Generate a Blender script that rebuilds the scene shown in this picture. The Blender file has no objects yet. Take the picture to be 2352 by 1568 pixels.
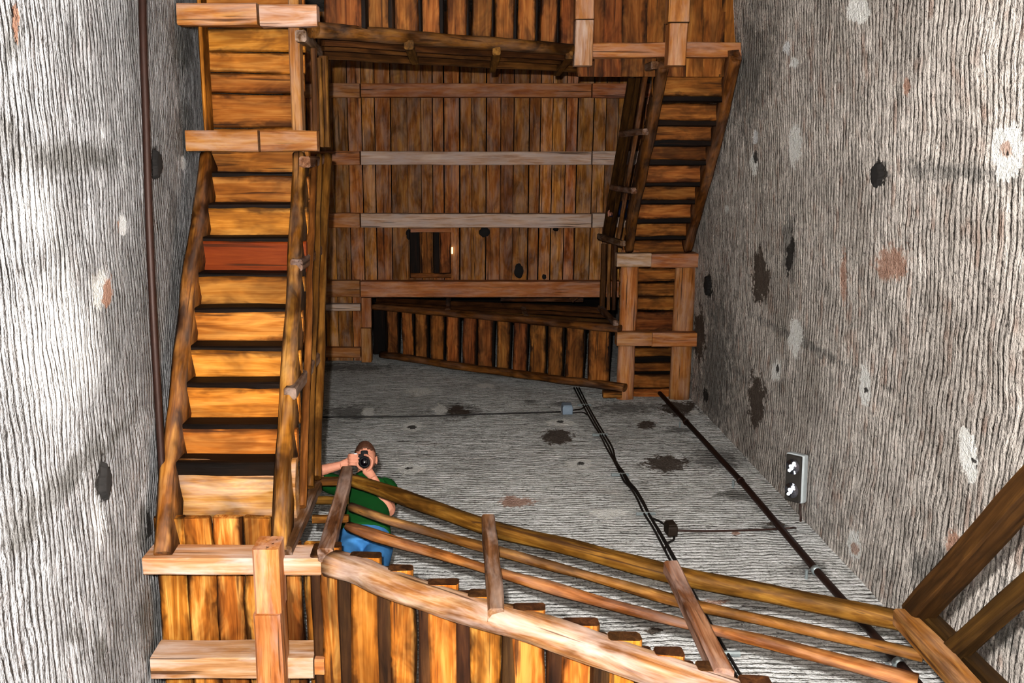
import bpy, bmesh, math, random
from mathutils import Vector, Matrix, noise

# ------------------------------------------------------------------ camera model
F = 2050.0; PPX = 1060.0; ZY = 350.0
T = math.atan((784 - ZY) / F); ST, CT = math.sin(T), math.cos(T)
GROUND = -1.6                       # everything is relative to the lens of the photographer's camera

def uv(px, py):
    a = (px - PPX) / F; b = (py - 784) / F
    z = CT - b * ST
    return a / z, (ST + b * CT) / z

def P(px, py, Z):
    u, v = uv(px, py); return Vector((u * Z, v * Z, Z))

def PY(px, py, Y):
    u, v = uv(px, py); Z = Y / v; return Vector((u * Z, Y, Z))

def PX(px, py, X):
    u, v = uv(px, py); Z = X / u; return Vector((X, v * Z, Z))

col = bpy.context.scene.collection
RND = random.Random(11)

# ------------------------------------------------------------------ object helpers
def link(name, me, mat=None, parent=None, matrix=None):
    o = bpy.data.objects.new(name, me)
    col.objects.link(o)
    if mat is not None: me.materials.append(mat)
    M = matrix or Matrix.Identity(4)
    if parent is not None:
        o.parent = parent
        o.matrix_basis = root_world(parent).inverted() @ M
    else:
        o.matrix_basis = M
    return o

def root_world(o):
    M = o.matrix_basis.copy()
    while o.parent is not None:
        o = o.parent; M = o.matrix_basis @ M
    return M

def tag(o, label=None, cat=None, group=None, kind=None):
    if label: o['label'] = label
    if cat: o['category'] = cat
    if group: o['group'] = group
    if kind: o['kind'] = kind
    return o

def thing(name, loc, label, cat, group=None):
    o = bpy.data.objects.new(name, None); col.objects.link(o)
    o.empty_display_size = .2
    o.location = loc
    return tag(o, label, cat, group)

def mesh(name, verts, faces, smooth=False):
    me = bpy.data.meshes.new(name)
    me.from_pydata([tuple(v) for v in verts], [], faces)
    me.update()
    bm = bmesh.new(); bm.from_mesh(me)
    bmesh.ops.recalc_face_normals(bm, faces=bm.faces[:])
    bm.to_mesh(me); bm.free()
    if smooth:
        me.polygons.foreach_set('use_smooth', [True] * len(me.polygons))
    return me

def frame(a, b, up):
    x = (b - a).normalized()
    u = Vector(up)
    y = u.cross(x)
    if y.length < 1e-4: y = Vector((0, 1, 0)).cross(x)
    y.normalize(); z = x.cross(y)
    M = Matrix((x, y, z)).transposed().to_4x4()
    M.translation = a
    return M

def profile(w, h, prof, bev):
    if prof == 'log':
        n = 14
        return [(w / 2 * math.copysign(abs(math.cos(t)) ** .8, math.cos(t)), h / 2 + h / 2 * math.copysign(abs(math.sin(t)) ** .8, math.sin(t)))
                for t in [2 * math.pi * k / n for k in range(n)]]
    if prof == 'half':                # round underside, flat top (half log)
        pts = [(w / 2, h), (w / 2, h * .6)]
        for k in range(1, 8):
            t = math.pi * k / 8; pts.append((w / 2 * math.cos(t), h * .6 * (1 - math.sin(t))))
        return pts + [(-w / 2, h * .6), (-w / 2, h)]
    c = min(bev, w * .3, h * .3)
    return [(-w / 2 + c, 0), (w / 2 - c, 0), (w / 2, c), (w / 2, h - c), (w / 2 - c, h), (-w / 2 + c, h), (-w / 2, h - c), (-w / 2, c)]

def beam(name, a, b, w, h, mat, parent=None, up=(0, 0, 1), prof='box', jit=.006, bev=.010, seg=None, taper=1.0, bow=0.0, end_mat=None):
    """a timber from a to b; a and b lie on the middle of its underside"""
    a = Vector(a); b = Vector(b)
    L = (b - a).length
    n = seg or max(2, min(14, int(L / .12)))
    pr = profile(w, h, prof, bev)
    s = RND.uniform(0, 999)
    vs, fs = [], []
    m = len(pr)
    for i in range(n + 1):
        t = i / n; x = t * L
        k = 1 + (taper - 1) * t
        oy = jit * 1.2 * noise.noise((x * 1.6, s, 0)); oz = jit * 1.2 * noise.noise((x * 1.6, s, 7)) - bow * 4 * t * (1 - t)
        for (y, z) in pr:
            d = 1 + (jit / max(w, h)) * 2.2 * noise.noise((x * 3.1, s + y * 9, z * 9))
            vs.append((x + jit * .5 * (1 if i == n else -1 if i == 0 else 0) * noise.noise((s, y * 30, z * 30)), y * d * k + oy, (z - h / 2) * d * k + h / 2 + oz))
    for i in range(n):
        for j in range(m):
            fs.append((i * m + j, i * m + (j + 1) % m, (i + 1) * m + (j + 1) % m, (i + 1) * m + j))
    fs.append(tuple(range(m))[::-1]); fs.append(tuple(range(n * m, n * m + m)))
    me = mesh(name, vs, fs, smooth=False)
    if prof in ('log', 'half'):
        for p in me.polygons: p.use_smooth = len(p.vertices) == 4
    o = link(name, me, mat, parent, frame(a, b, up))
    if end_mat is not None:
        me.materials.append(end_mat)
        for p in list(me.polygons)[-2:]: p.material_index = 1
    return o

def polybeam(name, pts, w, h, mat, parent=None, up=(0, 0, 1), prof='log', jit=.008):
    """a bent log: pts lie along its underside"""
    pts = [Vector(p) for p in pts]
    M = frame(pts[0], pts[-1], up); Mi = M.inverted()
    q = [Mi @ p for p in pts]
    L = q[-1].x
    n = max(8, int(L / .07)); s = RND.uniform(0, 999)
    pr = profile(w, h, prof, .02); m = len(pr)
    def at(x):
        for i in range(len(q) - 1):
            if x <= q[i + 1].x or i == len(q) - 2:
                t = (x - q[i].x) / max(1e-6, q[i + 1].x - q[i].x)
                return q[i].lerp(q[i + 1], t)
    vs, fs = [], []
    for i in range(n + 1):
        x = L * i / n; c = (at(max(0, x - .05)) + at(x) + at(min(L, x + .05))) / 3
        for (y, z) in pr:
            d = 1 + (jit / max(w, h)) * 2.5 * noise.noise((x * 2.7, s + y * 8, z * 8))
            vs.append((x, c.y + y * d + jit * noise.noise((x * 1.5, s, 3)), c.z + (z - h / 2) * d + h / 2 + jit * noise.noise((x * 1.7, s, 9))))
    for i in range(n):
        for j in range(m):
            fs.append((i * m + j, i * m + (j + 1) % m, (i + 1) * m + (j + 1) % m, (i + 1) * m + j))
    fs.append(tuple(range(m))[::-1]); fs.append(tuple(range(n * m, n * m + m)))
    me = mesh(name, vs, fs)
    for p in me.polygons: p.use_smooth = len(p.vertices) == 4
    return link(name, me, mat, parent, M)

def tube_data(pts, rad, n=10, vs=None, fs=None, cap=True, flat=1.0, flat_axis=None):
    pts = [Vector(p) for p in pts]
    vs = [] if vs is None else vs; fs = [] if fs is None else fs
    base = len(vs)
    rr = rad if isinstance(rad, (list, tuple)) else [rad] * len(pts)
    prev = None
    for i, p in enumerate(pts):
        d = (pts[min(i + 1, len(pts) - 1)] - pts[max(i - 1, 0)]).normalized()
        if prev is None:
            r = d.orthogonal().normalized()
            if flat_axis is not None:
                r = (Vector(flat_axis) - d * d.dot(Vector(flat_axis))).normalized()
        else:
            r = (prev - d * d.dot(prev)).normalized()
        prev = r; s = d.cross(r)
        for k in range(n):
            t = 2 * math.pi * k / n
            vs.append(p + r * (rr[i] * math.cos(t)) + s * (rr[i] * flat * math.sin(t)))
    for i in range(len(pts) - 1):
        for k in range(n):
            fs.append((base + i * n + k, base + i * n + (k + 1) % n, base + (i + 1) * n + (k + 1) % n, base + (i + 1) * n + k))
    if cap:
        fs.append(tuple(base + k for k in range(n))[::-1]); fs.append(tuple(base + (len(pts) - 1) * n + k for k in range(n)))
    return vs, fs

def smooth_path(pts, k=6):
    pts = [Vector(p) for p in pts]; out = []
    for i in range(len(pts) - 1):
        p0 = pts[max(i - 1, 0)]; p1 = pts[i]; p2 = pts[i + 1]; p3 = pts[min(i + 2, len(pts) - 1)]
        for j in range(k):
            t = j / k
            out.append(.5 * ((2 * p1) + (p2 - p0) * t + (2 * p0 - 5 * p1 + 4 * p2 - p3) * t * t + (3 * p1 - p0 - 3 * p2 + p3) * t ** 3))
    return out + [pts[-1]]

def tube(name, pts, rad, mat, parent=None, n=10):
    o = Vector(pts[0])
    vs, fs = tube_data([Vector(p) - o for p in pts], rad, n)
    return link(name, mesh(name, vs, fs, True), mat, parent, Matrix.Translation(o))

def box_local(name, M, size, mat, parent=None, bev=.004, seg=2):
    bm = bmesh.new()
    bmesh.ops.create_cube(bm, size=1.0)
    bmesh.ops.scale(bm, vec=size, verts=bm.verts)
    if bev: bmesh.ops.bevel(bm, geom=bm.edges[:], offset=bev, segments=seg, affect='EDGES', profile=.6)
    me = bpy.data.meshes.new(name); bm.to_mesh(me); bm.free()
    return link(name, me, mat, parent, M)

def axes(x, y, z, o):
    M = Matrix((Vector(x).normalized(), Vector(y).normalized(), Vector(z).normalized())).transposed().to_4x4(); M.translation = o
    return M

# ------------------------------------------------------------------ materials
class N:
    def __init__(self, name):
        self.m = bpy.data.materials.new(name); self.m.use_nodes = True
        self.t = self.m.node_tree; self.t.nodes.clear()
        self.out = self.t.nodes.new('ShaderNodeOutputMaterial')
        self.b = self.t.nodes.new('ShaderNodeBsdfPrincipled')
        self.t.links.new(self.b.outputs[0], self.out.inputs[0])
    def n(self, typ, **kw):
        x = self.t.nodes.new(typ)
        for k, v in kw.items():
            if isinstance(k, str) and hasattr(x, k): setattr(x, k, v)
        return x
    def l(self, a, b): self.t.links.new(a, b)
    def val(self, sock, v):
        if hasattr(v, 'is_output'): self.l(v, sock)
        else: sock.default_value = v
    def math(self, op, a, b=0.0, c=None, clamp=False):
        x = self.n('ShaderNodeMath', operation=op); x.use_clamp = clamp
        self.val(x.inputs[0], a); self.val(x.inputs[1], b)
        if c is not None: self.val(x.inputs[2], c)
        return x.outputs[0]
    def mix(self, fac, a, b, mode='MIX'):
        x = self.n('ShaderNodeMix', data_type='RGBA', blend_type=mode)
        self.val(x.inputs[0], fac); self.val(x.inputs[6], a); self.val(x.inputs[7], b)
        return x.outputs[2]
    def noise(self, vec, scale, detail=4, rough=.55, dist=0.0):
        x = self.n('ShaderNodeTexNoise'); x.inputs['Scale'].default_value = scale
        x.inputs['Detail'].default_value = detail; x.inputs['Roughness'].default_value = rough; x.inputs['Distortion'].default_value = dist
        if vec is not None: self.l(vec, x.inputs['Vector'])
        return x.outputs['Fac']
    def ramp(self, fac, stops):
        x = self.n('ShaderNodeValToRGB')
        e = x.color_ramp.elements
        while len(e) < len(stops): e.new(.5)
        for el, (p, c) in zip(e, stops):
            el.position = p; el.color = c if len(c) == 4 else (*c, 1)
        self.l(fac, x.inputs[0])
        return x.outputs[0]
    def mapping(self, vec, scale=(1, 1, 1), loc=None):
        x = self.n('ShaderNodeMapping'); x.inputs['Scale'].default_value = scale
        self.l(vec, x.inputs['Vector'])
        if loc is not None: self.val(x.inputs['Location'], loc)
        return x.outputs[0]

def c4(r, g, b): return (r, g, b, 1)

def wood(name, dark, mid, light, stain=.5, grey=0.0, rough=.62, vary=.35, grain=1.0, bump=.35, edge=.0, hue=.016):
    k = N(name)
    tc = k.n('ShaderNodeTexCoord'); oi = k.n('ShaderNodeObjectInfo')
    off = k.math('MULTIPLY', oi.outputs['Random'], 61.7)
    cx = k.n('ShaderNodeCombineXYZ'); k.l(off, cx.inputs[0]); k.l(off, cx.inputs[1]); k.l(off, cx.inputs[2])
    add = k.n('ShaderNodeVectorMath', operation='ADD'); k.l(tc.outputs['Object'], add.inputs[0]); k.l(cx.outputs[0], add.inputs[1])
    v = add.outputs[0]
    g1 = k.noise(k.mapping(v, (.55, 7, 7)), 2.6 * grain, 4, .62, .9)
    g2 = k.noise(k.mapping(v, (1.4, 46, 46)), 2.0 * grain, 2, .6, .3)
    g = k.math('ADD', k.math('MULTIPLY', g1, .78), k.math('MULTIPLY', g2, .22))
    c = k.ramp(g, [(.30, dark), (.47, mid), (.68, light)])
    st = k.noise(k.mapping(v, (1.1, 2.6, 2.6)), 2.3, 3, .64, .6)            # weather stains and sooty wane
    sm = k.ramp(st, [(.36, (0, 0, 0)), (.60, (1, 1, 1))])
    inv = k.math('SUBTRACT', 1.0, sm)
    c = k.mix(k.math('MULTIPLY', inv, stain), c, c4(dark[0] * .22, dark[1] * .2, dark[2] * .2))
    if grey > 0:
        gn = k.noise(k.mapping(v, (.8, 3.5, 3.5)), 3.1, 4, .6, .4)
        gm = k.ramp(gn, [(.43, (0, 0, 0)), (.66, (1, 1, 1))])
        c = k.mix(k.math('MULTIPLY', gm, grey), c, c4(.62, .50, .45))
    if edge > 0:
        gs = k.n('ShaderNodeSeparateXYZ'); k.l(tc.outputs['Generated'], gs.inputs[0])
        ee = k.math('MULTIPLY', k.math('ABSOLUTE', k.math('SUBTRACT', gs.outputs[1], .5)), 2.0)
        en = k.noise(k.mapping(v, (2.2, 5, 5)), 2.0, 3, .6, .5)
        em = k.ramp(k.math('ADD', ee, k.math('MULTIPLY', k.math('SUBTRACT', en, .5), 1.5)), [(.60, (0, 0, 0)), (.98, (1, 1, 1))])
        c = k.mix(k.math('MULTIPLY', em, edge), c, c4(dark[0] * .14, dark[1] * .13, dark[2] * .12))
    # dark checks (cracks) along the grain
    ck = k.noise(k.mapping(v, (.5, 17, 17)), 2.0, 2, .5, .2)
    cm = k.ramp(ck, [(.30, (1, 1, 1)), (.35, (0, 0, 0))])
    c = k.mix(k.math('MULTIPLY', cm, .75), c, c4(.035, .014, .006))
    hs = k.n('ShaderNodeHueSaturation'); k.l(c, hs.inputs['Color'])
    vv = k.math('ADD', 1 - vary * .62, k.math('MULTIPLY', oi.outputs['Random'], vary * 1.1)); k.l(vv, hs.inputs['Value'])
    r2 = k.math('FRACT', k.math('MULTIPLY', oi.outputs['Random'], 17.3))
    k.l(k.math('ADD', .5 - hue * .5, k.math('MULTIPLY', r2, hue)), hs.inputs['Hue'])
    hs.inputs['Saturation'].default_value = 1.0
    k.l(hs.outputs[0], k.b.inputs['Base Color'])
    k.b.inputs['Roughness'].default_value = rough
    k.b.inputs['Specular IOR Level'].default_value = .16
    bp = k.n('ShaderNodeBump'); bp.inputs['Strength'].default_value = bump; bp.inputs['Distance'].default_value = .012
    k.l(k.math('ADD', g, k.math('MULTIPLY', cm, -.35)), bp.inputs['Height']); k.l(bp.outputs[0], k.b.inputs['Normal'])
    return k.m

def plain(name, c, rough=.5, metal=0.0, var=.15, scale=20, emit=None, es=1.0, spec=.5):
    k = N(name)
    tc = k.n('ShaderNodeTexCoord')
    f = k.noise(tc.outputs['Object'], scale, 4, .6)
    cc = k.mix(f, c4(*[x * (1 - var) for x in c]), c4(*[min(1, x * (1 + var)) for x in c]))
    k.l(cc, k.b.inputs['Base Color'])
    k.b.inputs['Roughness'].default_value = rough; k.b.inputs['Metallic'].default_value = metal
    k.b.inputs['Specular IOR Level'].default_value = spec
    if emit:
        k.b.inputs['Emission Color'].default_value = c4(*emit); k.b.inputs['Emission Strength'].default_value = es
    return k.m

def masonry(name, hx, tilt, tint, row=.08, warm=.5, dark=.5, spots=(), gr=.8, lift=0.0):
    """thin rough brick courses smeared with lime; hx picks the horizontal axis of the wall"""
    k = N(name)
    tc = k.n('ShaderNodeTexCoord'); sp = k.n('ShaderNodeSeparateXYZ'); k.l(tc.outputs['Object'], sp.inputs[0])
    ob = tc.outputs['Object']
    h = sp.outputs[hx]; z = k.math('ADD', sp.outputs[2], k.math('MULTIPLY', h, tilt))
    wob = k.noise(ob, 1.7, 1, .6); wob2 = k.noise(ob, 9, 2, .6)
    z2 = k.math('ADD', z, k.math('ADD', k.math('MULTIPLY', k.math('SUBTRACT', wob, .5), .10), k.math('MULTIPLY', k.math('SUBTRACT', wob2, .5), .03)))
    r = k.math('DIVIDE', z2, row)
    ri = k.math('FLOOR', r); f = k.math('FRACT', r)
    cv = k.n('ShaderNodeCombineXYZ'); k.l(k.math('MULTIPLY', h, 4.2), cv.inputs[0]); k.l(k.math('MULTIPLY', ri, 3.71), cv.inputs[1])
    nb = k.noise(cv.outputs[0], 1.0, 2, .6)                                  # tone of each length of course
    cs = k.n('ShaderNodeCombineXYZ'); k.l(k.math('MULTIPLY', h, 5.0), cs.inputs[0]); k.l(k.math('MULTIPLY', z2, 1.15 / row), cs.inputs[1])
    stk = k.noise(cs.outputs[0], 1.0, 3, .64)                                # smears running along the courses
    edge = k.math('MULTIPLY', k.math('ABSOLUTE', k.math('SUBTRACT', f, .5)), 2.0)
    n1 = k.noise(ob, .9, 3, .62); n2 = k.noise(ob, 8, 4, .72); n3 = k.noise(ob, 36, 3, .74)
    groove = k.math('MULTIPLY', k.ramp(edge, [(.46, (0, 0, 0)), (.88, (1, 1, 1))]), k.ramp(k.math('ADD', k.math('MULTIPLY', nb, .5), k.math('MULTIPLY', n2, .5)), [(.40, (1, 1, 1)), (.66, (.15, .15, .15))]))
    val = k.math('ADD', k.math('MULTIPLY', nb, .28), k.math('ADD', k.math('MULTIPLY', stk, .30), k.math('ADD', k.math('MULTIPLY', n2, .24), k.math('MULTIPLY', n3, .18))))
    base = k.ramp(val, [(.36 - lift, tuple(x * .22 for x in tint)), (.45 - lift, tuple(x * .62 for x in tint)), (.53 - lift, tint), (.64 - lift, tuple(min(1, x * 1.45) for x in tint))])
    pk = k.noise(cv.outputs[0], .75, 2, .65)
    pm = k.ramp(pk, [(.55, (0, 0, 0)), (.68, (1, 1, 1))])
    base = k.mix(k.math('MULTIPLY', pm, warm * .55), base, c4(.40, .23, .16))
    base = k.mix(k.math('MULTIPLY', k.ramp(n1, [(.36, (1, 1, 1)), (.54, (0, 0, 0))]), dark), base, c4(tint[0] * .30, tint[1] * .29, tint[2] * .27))
    base = k.mix(k.math('MULTIPLY', groove, gr), base, c4(tint[0] * .16, tint[1] * .15, tint[2] * .14))
    base = k.mix(k.math('MULTIPLY', k.ramp(n3, [(.33, (1, 1, 1)), (.42, (0, 0, 0))]), .6), base, c4(.05, .042, .038))
    rag = k.math('ADD', k.math('MULTIPLY', k.math('SUBTRACT', n2, .5), 2.4), k.math('MULTIPLY', k.math('SUBTRACT', n3, .5), 1.1))
    lump = None
    for lst, (colr, amt, soft, _q) in enumerate(spots):
        at = k.n('ShaderNodeAttribute'); at.attribute_name = 'patch_%d' % lst
        dd = k.math('ADD', at.outputs['Fac'], rag)
        mk = k.ramp(k.math('MULTIPLY', dd, .5), [(.5 - soft, (1, 1, 1)), (.5 + soft * .6, (0, 0, 0))])
        cc = k.mix(k.math('MULTIPLY', k.math('ADD', n2, k.math('MULTIPLY', n3, .6)), .8), c4(*[x * (.85 if colr[0] > .8 else .55) for x in colr]), c4(*[min(1, x * 1.3) for x in colr]))
        base = k.mix(k.math('MULTIPLY', mk, amt), base, cc)
        if soft < .15:
            groove = k.math('MULTIPLY', groove, k.math('SUBTRACT', 1.0, mk)); stk = k.mix(mk, stk, c4(.6, .6, .6))
    k.l(base, k.b.inputs['Base Color'])
    k.b.inputs['Roughness'].default_value = .9; k.b.inputs['Specular IOR Level'].default_value = .12
    hgt = k.math('ADD', k.math('MULTIPLY', groove, -.9 * gr), k.math('ADD', k.math('MULTIPLY', stk, .9), k.math('ADD', k.math('MULTIPLY', n2, .5), k.math('MULTIPLY', n3, .7))))
    bp = k.n('ShaderNodeBump'); bp.inputs['Strength'].default_value = 1.0; bp.inputs['Distance'].default_value = .03
    k.l(hgt, bp.inputs['Height']); k.l(bp.outputs[0], k.b.inputs['Normal'])
    return k.m

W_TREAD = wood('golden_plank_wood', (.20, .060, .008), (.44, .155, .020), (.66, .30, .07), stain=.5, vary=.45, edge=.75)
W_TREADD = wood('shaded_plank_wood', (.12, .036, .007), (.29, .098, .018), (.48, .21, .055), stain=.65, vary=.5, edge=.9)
W_RISER = wood('near_black_wood', (.003, .0012, .0005), (.008, .0032, .0012), (.018, .007, .0024), stain=.6)  # near-black: the dark of the gaps between treads put into its colour
W_LOG = wood('bark_stripped_log_wood', (.10, .030, .005), (.27, .098, .014), (.52, .24, .055), stain=.92, vary=.2, grey=.1, edge=.85)
W_LOGD = wood('dark_log_wood', (.07, .022, .006), (.19, .07, .015), (.32, .135, .03), stain=.85, vary=.3, grey=.1)
W_LOGP = wood('pale_log_wood', (.12, .04, .010), (.27, .12, .04), (.44, .29, .17), stain=.6, vary=.1, grey=.5)
W_LOGG = wood('golden_half_log_wood', (.16, .055, .012), (.40, .17, .04), (.62, .36, .13), stain=.6, vary=.1, grey=.3)
W_RAILK = wood('near_black_rail_wood', (.012, .006, .002), (.040, .019, .005), (.085, .042, .010), stain=.5, vary=.2)
W_LOGK = wood('brown_black_log_wood', (.012, .005, .002), (.045, .018, .006), (.10, .045, .014), stain=.5, vary=.3)
W_BEAM = wood('reddish_beam_wood', (.24, .082, .02), (.43, .17, .045), (.60, .31, .11), stain=.25, vary=.25, grey=.3)
W_PALE = wood('pale_beam_wood', (.28, .11, .04), (.48, .25, .115), (.66, .46, .33), stain=.2, vary=.15, grey=.7)
W_CEIL = wood('ceiling_board_wood', (.19, .056, .009), (.41, .150, .028), (.64, .31, .088), stain=.6, vary=.5, grey=.28)
W_CBEAM = wood('ceiling_beam_wood', (.28, .09, .026), (.46, .175, .055), (.62, .29, .11), stain=.25, vary=.25, grey=.3)
W_CPALE = wood('pale_ceiling_beam_wood', (.40, .20, .10), (.66, .44, .31), (.84, .70, .60), stain=.15, vary=.1, grey=.85)
W_RAIL = wood('olive_handrail_wood', (.05, .020, .003), (.155, .068, .009), (.32, .17, .036), stain=.6, vary=.2, edge=.4)
W_RAILM = wood('orange_rail_wood', (.07, .024, .005), (.21, .082, .016), (.40, .20, .06), stain=.65, vary=.2, grey=.12, edge=.5)
W_RAILD = wood('dark_rail_wood', (.03, .012, .004), (.085, .034, .009), (.17, .075, .020), stain=.6, vary=.3)
W_POST = wood('grey_brown_post_wood', (.05, .02, .007), (.155, .068, .026), (.30, .17, .09), stain=.55, vary=.25, grey=.35)
W_RED = wood('red_stained_board_wood', (.13, .020, .003), (.18, .032, .005), (.23, .048, .008), stain=.1, vary=.1)
W_PLK = wood('landing_plank_wood', (.16, .05, .007), (.42, .150, .020), (.72, .40, .11), stain=.75, vary=.3, edge=.95)

M_PLASTER = plain('white_lime_plaster', (.66, .63, .55), .9, var=.3, scale=14)
M_WHITE = plain('bright_white_plaster', (.88, .88, .90), .8, var=.1, scale=30)
W_RAILB = wood('brown_rail_wood', (.05, .018, .004), (.16, .062, .012), (.32, .145, .04), stain=.6, vary=.3)
M_SMEAR = plain('thin_lime_smear', (.74, .74, .77), .9, var=.25, scale=10)
M_MUD = plain('brown_mortar_patch', (.125, .095, .075), .95, var=.35, scale=18)
M_PINK = plain('pink_broken_brick', (.42, .24, .16), .9, var=.35, scale=18)
M_HOLE = plain('deep_shadowed_hole', (.018, .016, .015), .95, var=.4, scale=20)
M_GREYP = plain('grey_cement_patch', (.17, .165, .155), .95, var=.35, scale=12)
M_RUST = plain('rusty_steel', (.032, .012, .007), .55, .25, var=.4, scale=16)
M_BLACK = plain('black_cable_rubber', (.012, .010, .009), .5, var=.2)
M_BROWNC = plain('brown_cable_rubber', (.035, .014, .009), .5, var=.2)
M_CLIP = plain('galvanised_clip', (.45, .52, .54), .35, .7, var=.2)
M_GBOX = plain('grey_plastic_box', (.25, .32, .40), .5, var=.1)
M_DBOX = plain('dark_cast_iron_box', (.028, .017, .010), .6, .2, var=.3)
M_FLOOR = plain('worn_stone_floor', (.25, .22, .2), .9, var=.3, scale=3)

# ------------------------------------------------------------------ the tower shell
YB = 3.12; YF = -1.95; ZTOP = 17.0
def xl(Y, Z):
    z = min(max(Z, 0.0), 10.5)
    return -1.70 - .136 * (z - 4.4)
RW = [(-2.2, 2.52), (-.9, 2.68), (.2, 2.82), (1.3, 2.925), (2.3, 2.965), (3.3, 2.975)]
def xr(Y, Z):
    if Y <= RW[0][0]: return RW[0][1]
    for (y0, x0), (y1, x1) in zip(RW, RW[1:]):
        if Y <= y1:
            t = (Y - y0) / (y1 - y0); return x0 + (x1 - x0) * t
    return RW[-1][1]

def rough(a, b, c): return .008 * noise.noise((a * 3.1, b * 3.1, c)) + .006 * noise.noise((a * 9, b * 9, c + 5))

def wall(name, fn, a0, a1, na, nz, mat):
    vs, fs = [], []
    for i in range(na + 1):
        for j in range(nz + 1):
            vs.append(fn(a0 + (a1 - a0) * i / na, GROUND + (ZTOP - GROUND) * j / nz))
    for i in range(na):
        for j in range(nz):
            q = i * (nz + 1) + j
            fs.append((q, q + 1, q + nz + 2, q + nz + 1))
    o = link(name, mesh(name, vs, fs, True), mat)
    return tag(o, kind='structure')

wl = wall('wall_left', lambda y, z: (xl(y, z) - .01 + rough(y, z, 1), y, z), YF - .1, YB + .1, 110, 420, None)
wr = wall('wall_right', lambda y, z: (xr(y, z) + .01 + rough(y, z, 2), y, z), YF - .1, YB + .1, 110, 420, None)
wb = wall('wall_back', lambda x, z: (x, YB + .01 + rough(x, z, 3), z), -3.2, 3.2, 140, 420, None)
wf = wall('wall_front', lambda x, z: (x, YF - .01 + rough(x, z, 4), z), -3.2, 3.2, 20, 40, None)
fl = link('floor', mesh('floor', [(-3.2, -2.2, GROUND), (3.2, -2.2, GROUND), (3.2, 3.4, GROUND), (-3.2, 3.4, GROUND)], [(0, 1, 2, 3)]), M_FLOOR)
tag(fl, kind='structure')
rf = link('ceiling_upper', mesh('ceiling_upper', [(-3.2, -2.2, ZTOP), (3.2, -2.2, ZTOP), (3.2, 3.4, ZTOP), (-3.2, 3.4, ZTOP)], [(0, 1, 2, 3)]), W_RISER)
tag(rf, kind='structure')

def on_wall(which, px, py):
    u, v = uv(px, py)
    if which == 'back': Z = YB / v; return Vector((u * Z, YB, Z))
    lo, hi = .5, 16.5
    for _ in range(50):
        m = (lo + hi) / 2
        out = (u * m > xr(v * m, m)) if which == 'right' else (u * m < xl(v * m, m))
        if out: hi = m
        else: lo = m
    return Vector((u * lo, v * lo, lo))

WALLS = {'back': (wb, Vector((0, -1, 0))), 'right': (wr, Vector((-1, .06, 0)).normalized()), 'left': (wl, Vector((1, 0, .0)))}

def patch(which, px, py, rx, ry, mat, name='plaster_patch', bulge=.012, rot=0.0, rag=.22, lift=.006, label=None):
    """an irregular lump of plaster, broken brick or a socket hole on a wall"""
    par, nrm = WALLS[which]
    s = RND.uniform(0, 500); n = 56
    c = on_wall(which, px, py)
    rings = [1.0, .86, .55, .25]; hs = [-.012, .55, .9, 1.0]
    vs, fs = [], []
    for r, hh in zip(rings, hs):
        for k in range(n):
            t = 2 * math.pi * k / n
            q = 1 + rag * (1.5 * noise.noise((1.8 * math.cos(t), 1.8 * math.sin(t), s)) + .9 * noise.noise((4.5 * math.cos(t), 4.5 * math.sin(t), s)) + .6 * noise.noise((11 * math.cos(t), 11 * math.sin(t), s)))
            x = rx * r * q * math.cos(t); y = ry * r * q * math.sin(t)
            x, y = x * math.cos(rot) - y * math.sin(rot), x * math.sin(rot) + y * math.cos(rot)
            p = on_wall(which, px + x, py + y)
            d = hh if hh < 0 else lift + bulge * hh * (1 + .5 * noise.noise((px + x, py + y, s)))
            vs.append(p + nrm * d - c)
    for i in range(3):
        for k in range(n):
            fs.append((i * n + k, i * n + (k + 1) % n, (i + 1) * n + (k + 1) % n, (i + 1) * n + k))
    fs.append(tuple(3 * n + k for k in range(n)))
    o = link(name, mesh(name, vs, fs, True), mat, par, Matrix.Translation(c))
    if label: o['label'] = label
    return o

B, R, L = 'back', 'right', 'left'
PLA, WHT, MUD, PNK, GRY, DRK = (1.0, .96, .84), (1.0, 1.0, 1.0), (.115, .088, .070), (.46, .25, .17), (.17, .165, .155), (.045, .040, .036)
def spot(which, px, py, rx, ry, rot=0.0):
    """where an ellipse seen on a wall lies in that wall's own plane"""
    ix = 0 if which == B else 1
    def hz(x, y): p = on_wall(which, x, y); return Vector((p[ix], p.z))
    c = hz(px, py); ca, sa = math.cos(rot), math.sin(rot)
    e1 = (hz(px + rx * ca, py + rx * sa) - hz(px - rx * ca, py - rx * sa)) / 2; e2 = (hz(px - ry * sa, py + ry * ca) - hz(px + ry * sa, py - ry * ca)) / 2
    det = e1.x * e2.y - e1.y * e2.x
    return (c.x, c.y, e2.y / det, -e2.x / det, -e1.y / det, e1.x / det)
def spots(which, groups): return [(colr, amt, soft, [spot(which, *q) for q in lst]) for (colr, amt, soft, lst) in groups]
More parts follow.
